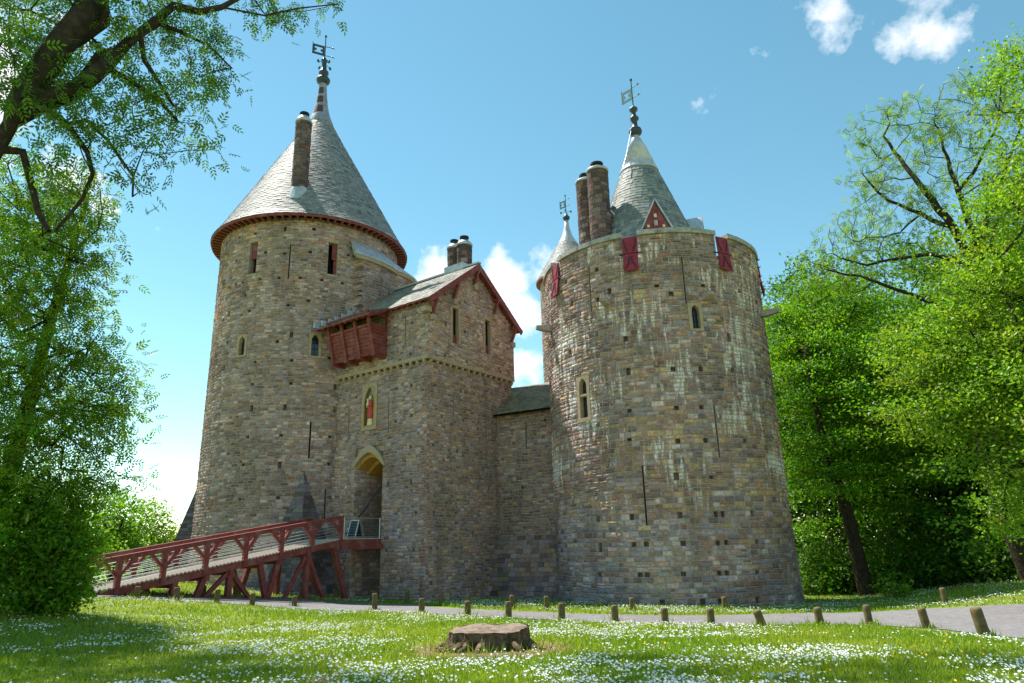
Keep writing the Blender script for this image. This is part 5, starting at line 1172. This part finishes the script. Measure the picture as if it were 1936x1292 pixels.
# right side: big dense maple against the tower, thin ash above it, right-hand canopy
tb = G(1640, 40)
tree('maple_tree', 'dense bright maple tree rising beside the broad tower', [tb, tb+[-.3, 0, 4], tb+[-1.0, 0, 8], tb+[-1.2, 0, 13]], .42,
     [B(1520, 620, 62, 42), B(1580, 590, 60, 43), B(1500, 700, 60, 42), B(1580, 690, 90, 41), B(1660, 620, 70, 43), B(1530, 800, 70, 40), B(1620, 800, 90, 40), B(1500, 880, 45, 41, .8), B(1570, 900, 70, 40, .8), B(1690, 720, 90, 41), B(1700, 840, 80, 40, .9), B(1650, 930, 70, 42, .6), B(1520, 970, 50, 43, .6), B(1480, 610, 30, 42), B(1525, 560, 28, 42)], 7, 125, .62, .19, 'maple', tip=.013, flat=.32)
tb = G(1960, 36)
tree('ash_tree', 'tall thin-leaved ash tree with dark branches fanned against the sky', [tb, tb+[-1, 0, 5.5], ath(1925, 760, 36), ath(1895, 640, 36), ath(1875, 590, 36)], .4,
     [B(1660, 250, 45, 36, .8), B(1720, 230, 45, 36, .8), B(1640, 330, 40, 36, .8), B(1700, 330, 60, 36, .7), B(1770, 300, 60, 36, .7), B(1640, 420, 50, 36, .7), B(1600, 470, 50, 36, .8), B(1540, 500, 35, 36, .9), B(1570, 530, 35, 36, .7), B(1690, 430, 55, 36, .6), B(1760, 400, 50, 36, .5), B(1650, 520, 50, 36, .6), B(1740, 500, 50, 36, .5), B(1830, 230, 50, 35, .7), B(1880, 180, 45, 35, .8), B(1920, 130, 50, 35, .9), B(1850, 330, 50, 35, .6), B(1810, 180, 35, 35, .7), B(1780, 220, 35, 36, .8), B(1930, 260, 50, 35, .8)], 17, 6, .3, .36, 'spring', comp=True, tip=.009, bare=.1, limbs=[PL(*q, 36) for q in (([(1875, 590), (1840, 500), (1800, 430), (1750, 360), (1700, 300), (1670, 260)], .26, .05), ([(1862, 560), (1850, 470), (1832, 420), (1812, 360), (1790, 300), (1775, 250)], .2, .04), ([(1840, 500), (1760, 480), (1700, 488), (1640, 500), (1590, 490)], .12, .03), ([(1800, 430), (1740, 405), (1680, 380), (1630, 330)], .12, .03),
     ([(1890, 630), (1800, 590), (1720, 555), (1650, 530), (1600, 520), (1550, 505)], .14, .03), ([(1812, 360), (1850, 310), (1880, 250), (1900, 190)], .1, .03), ([(1850, 470), (1880, 380), (1910, 300), (1930, 240)], .12, .04), ([(1740, 405), (1700, 440), (1640, 450)], .06, .02))])
tb = G(2190, 29)
tree('maple_tree', 'spreading maple tree with sunlit boughs overhanging the grass bank', [tb, tb+[.1, 0, 3], tb+[-.5, .3, 6], tb+[-.2, 0, 8.5]], .36,
     [B(1900, 440, 80, 29), B(1860, 560, 70, 29), B(1930, 620, 110, 29), B(1800, 640, 70, 29), B(1730, 660, 60, 29.5), B(1840, 720, 90, 28.5), B(1760, 760, 60, 28.5), B(1920, 780, 90, 28), B(1940, 330, 60, 29), B(1990, 200, 90, 29), B(2050, 500, 150, 29, .6), B(2050, 750, 150, 28, .6), B(1710, 800, 40, 28.5, .8), B(1960, 120, 50, 29, .8), B(1880, 870, 60, 29, .9), B(1800, 850, 50, 29, .8), B(1950, 930, 70, 30, .8), B(1900, 990, 60, 31, .7)], 9, 115, .5, .155, 'spring', tip=.013, flat=.32)
# woods behind, thinning trunk by trunk
wood = [(1500, 50, 700), (1570, 56, 640), (1660, 50, 760), (1740, 47, 700), (1830, 46, 760), (1920, 44, 720), (2010, 42, 640), (1540, 66, 600), (1700, 64, 560), (1880, 60, 520), (1990, 56, 430)]
for i, (px, d, ty) in enumerate(wood):
    tb = G(px, d); r = 105
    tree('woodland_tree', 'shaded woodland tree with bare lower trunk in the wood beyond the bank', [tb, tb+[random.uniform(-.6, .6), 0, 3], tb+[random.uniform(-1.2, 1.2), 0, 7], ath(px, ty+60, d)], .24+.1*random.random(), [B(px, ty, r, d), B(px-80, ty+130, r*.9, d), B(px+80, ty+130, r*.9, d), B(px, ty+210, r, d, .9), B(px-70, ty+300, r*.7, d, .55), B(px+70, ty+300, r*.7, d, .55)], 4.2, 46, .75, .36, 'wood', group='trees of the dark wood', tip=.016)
# undergrowth
for i, (px, d, r, k) in enumerate(((1530, 44, 60, 'wood'), (1600, 43, 60, 'wood'), (1680, 42, 70, 'wood'), (1760, 41, 70, 'wood'), (1850, 40, 75, 'wood'), (1940, 38, 80, 'wood'), (1560, 52, 80, 'wood'), (1720, 52, 90, 'wood'), (1880, 50, 90, 'wood'))):
    tb = G(px, d); y0 = 1120-(px-1530)*.07
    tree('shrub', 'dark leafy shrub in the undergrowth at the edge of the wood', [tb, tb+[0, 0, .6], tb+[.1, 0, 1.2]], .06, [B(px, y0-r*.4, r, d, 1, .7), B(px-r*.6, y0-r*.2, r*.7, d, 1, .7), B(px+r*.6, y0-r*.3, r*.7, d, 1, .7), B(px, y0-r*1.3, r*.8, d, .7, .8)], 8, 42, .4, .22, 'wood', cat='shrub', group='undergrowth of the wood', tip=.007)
tb = G(1695, 33)
tree('sapling', 'pale sunlit sapling standing before the dark undergrowth', [tb, tb+[0, 0, .7], tb+[-.1, 0, 1.3]], .03, [B(1690, 1105, 22, 33, 3), B(1672, 1113, 12, 33, 3), B(1712, 1118, 14, 33, 3)], 16, 16, .14, .16, 'spring', cat='sapling', tip=.006)

# ================================================================== GRASS AND DAISIES
def scatter(n, d0, d1, az0=-44, az1=44):
    d = np.sqrt(rng.uniform(0, 1, n))*0+np.exp(rng.uniform(math.log(d0), math.log(d1), n)); a = np.radians(rng.uniform(az0, az1, n)); return d*np.sin(a), d*np.cos(a)
def outside(x, y, m=.0):
    ok = ~on_path(x, y, m)
    for c in (RTc, LTc): ok &= np.hypot(x-c[0], y-c[1]) > 5.6
    ok &= np.hypot((x-sc_[0])/1.1, y-sc_[1]) > .8
    s_ = (x-K[0])*dl[0]+(y-K[1])*dl[1]; t_ = (x-K[0])*dr[0]+(y-K[1])*dr[1]
    return ok & ~((s_ > 0) & (s_ < 7) & (t_ > 0) & (t_ < 7))
x, y = scatter(330000, 8.2, 48); k = outside(x, y, -.05); x, y = x[k], y[k]
soil = np.hypot(x-sc_[0], y-sc_[1]) < 1.25+.5*fnoise(x*3, y*3); k = ~soil | (rng.random(len(x)) < .18); x, y = x[k], y[k]; n = len(x)
z = g(x, y); d = np.hypot(x, y); pn = fnoise(x*.55, y*.55); h = rng.uniform(.035, .085, n)*(.7+.9*np.clip(pn-.25, 0, 1))*(1+.012*d)
rim = on_path(x, y, .35); h = np.where(rim, h*1.5, h)
# taller tufts left unmown round posts and stump
tx, ty = [], []
for o in bpy.data.objects:
    if o.name.startswith('bollard'):
        k = random.randint(15, 60); r_ = rng.uniform(.06, .32, k); a_ = rng.uniform(0, 6.28, k); tx.append(o.location.x+r_*np.cos(a_)); ty.append(o.location.y+r_*np.sin(a_))
k = 260; a_ = rng.uniform(0, 6.28, k); r_ = rng.uniform(.62, 1.25, k); tx.append(sc_[0]+1.15*r_*np.cos(a_)); ty.append(sc_[1]+r_*np.sin(a_))
tx = np.concatenate(tx); ty = np.concatenate(ty); x = np.r_[x, tx]; y = np.r_[y, ty]; h = np.r_[h, rng.uniform(.08, .24, len(tx))*(.5+fnoise(tx*2, ty*2))]; n = len(x); z = g(x, y); d = np.hypot(x, y)
a = rng.uniform(0, 2*math.pi, n); w = rng.uniform(.004, .008, n)*(1+d*.06); lean = rng.normal(size=(n, 2))*h[:, None]*.45
b0 = np.c_[x-np.cos(a)*w, y-np.sin(a)*w, z-.01]; b1 = np.c_[x+np.cos(a)*w, y+np.sin(a)*w, z-.01]; tp = np.c_[x+lean[:, 0], y+lean[:, 1], z+h]
ca, cb, cc = np.array((.225, .335, .018)), np.array((.37, .42, .04)), np.array((.08, .18, .014)); q = np.clip((fnoise(x*.35+40, y*.35+11)-.3)*2.2, 0, 1)[:, None]
T = (ca*(1-q)+cb*q); T = T*rng.uniform(.7, 1.25, (n, 1)); T = np.where(rng.random((n, 1)) < .12, cc, T)
go = link('grass', np_mesh('grass', np.stack((b0, b1, tp), 1).reshape(-1, 3), np.arange(3*n).reshape(-1, 3), T), 'grassblade'); tag(go, 'short sunlit lawn grass around the path and stump', 'grass', kind='stuff')
def flowers(name, x, y, r, mt, label, cat, hs):
    n = len(x); z = g(x, y)+rng.uniform(*hs, n)*(1+.01*np.hypot(x, y)); k = 6; ang = np.linspace(0, 2*math.pi, k, endpoint=False)
    rr = r*rng.uniform(.7, 1.2, n); tx = rng.normal(size=n)*.35-.15; ty = rng.normal(size=n)*.35-.35   # faces tipped a little to the light
    nn = np.c_[-tx, ty, np.ones(n)]; nn /= np.linalg.norm(nn, axis=1)[:, None]; u = np.cross(nn, [0, 1, 0]); u /= np.linalg.norm(u, axis=1)[:, None]; v = np.cross(nn, u); c = np.c_[x, y, z]
    V = [c-nn*.004]+[c+(u*math.cos(t)+v*math.sin(t))*rr[:, None]+nn*.006 for t in ang]; V = np.stack(V, 1).reshape(-1, 3)
    idx = np.arange(n)[:, None]*(k+1); Fc = np.concatenate([np.c_[idx, idx+1+j, idx+1+(j+1) % k] for j in range(k)])
    o = link(name, np_mesh(name, V, Fc), mt); return tag(o, label, cat, kind='stuff')
x, y = scatter(100000, 8.2, 44); k = outside(x, y, .02); x, y = x[k], y[k]
dn = fnoise(x*.42+13, y*.5+29); dn2 = fnoise(x*1.6+3, y*1.6+8); p_ = np.clip((dn-.375)*4.2, 0.02, 1)*np.clip((dn2-.26)*3.2, .03, 1)*np.where(np.hypot(x-sc_[0], y-sc_[1]) < 2.0, .12, 1)*np.where(on_path(x, y, 1.3), 1.6, 1)
k = rng.random(len(x)) < p_; flowers('daisies', x[k], y[k], .017, 'petal', 'white daisies scattered thickly through the lawn', 'daisies', (.05, .085))
x, y = scatter(1300, 8.5, 30, -10, 44); k = outside(x, y, .02) & (fnoise(x*.6+77, y*.6) > .5); flowers('buttercups', x[k], y[k], .017, 'butter', 'yellow buttercups dotted through the lawn and bank', 'buttercups', (.07, .13))

# dry leaf litter and grit on path and turf
x, y = scatter(2600, 8.5, 34); keep_ = on_path(x, y, .25) | (rng.random(len(x)) < .3); x, y = x[keep_], y[keep_]; n = len(x)
C = np.c_[x, y, g(x, y)+np.where(on_path(x, y, 0), .022, .035)]; T = np.array((.16, .10, .055))*rng.uniform(.5, 1.6, (n, 1))
V, Fc, T = leaves(C, .045, T, .55, 2.2)
tag(link('leaf_litter', np_mesh('leaf_litter', V, Fc, T), 'leaf'), 'dry brown leaf litter strewn on the path and lawn', 'leaf litter', kind='stuff')
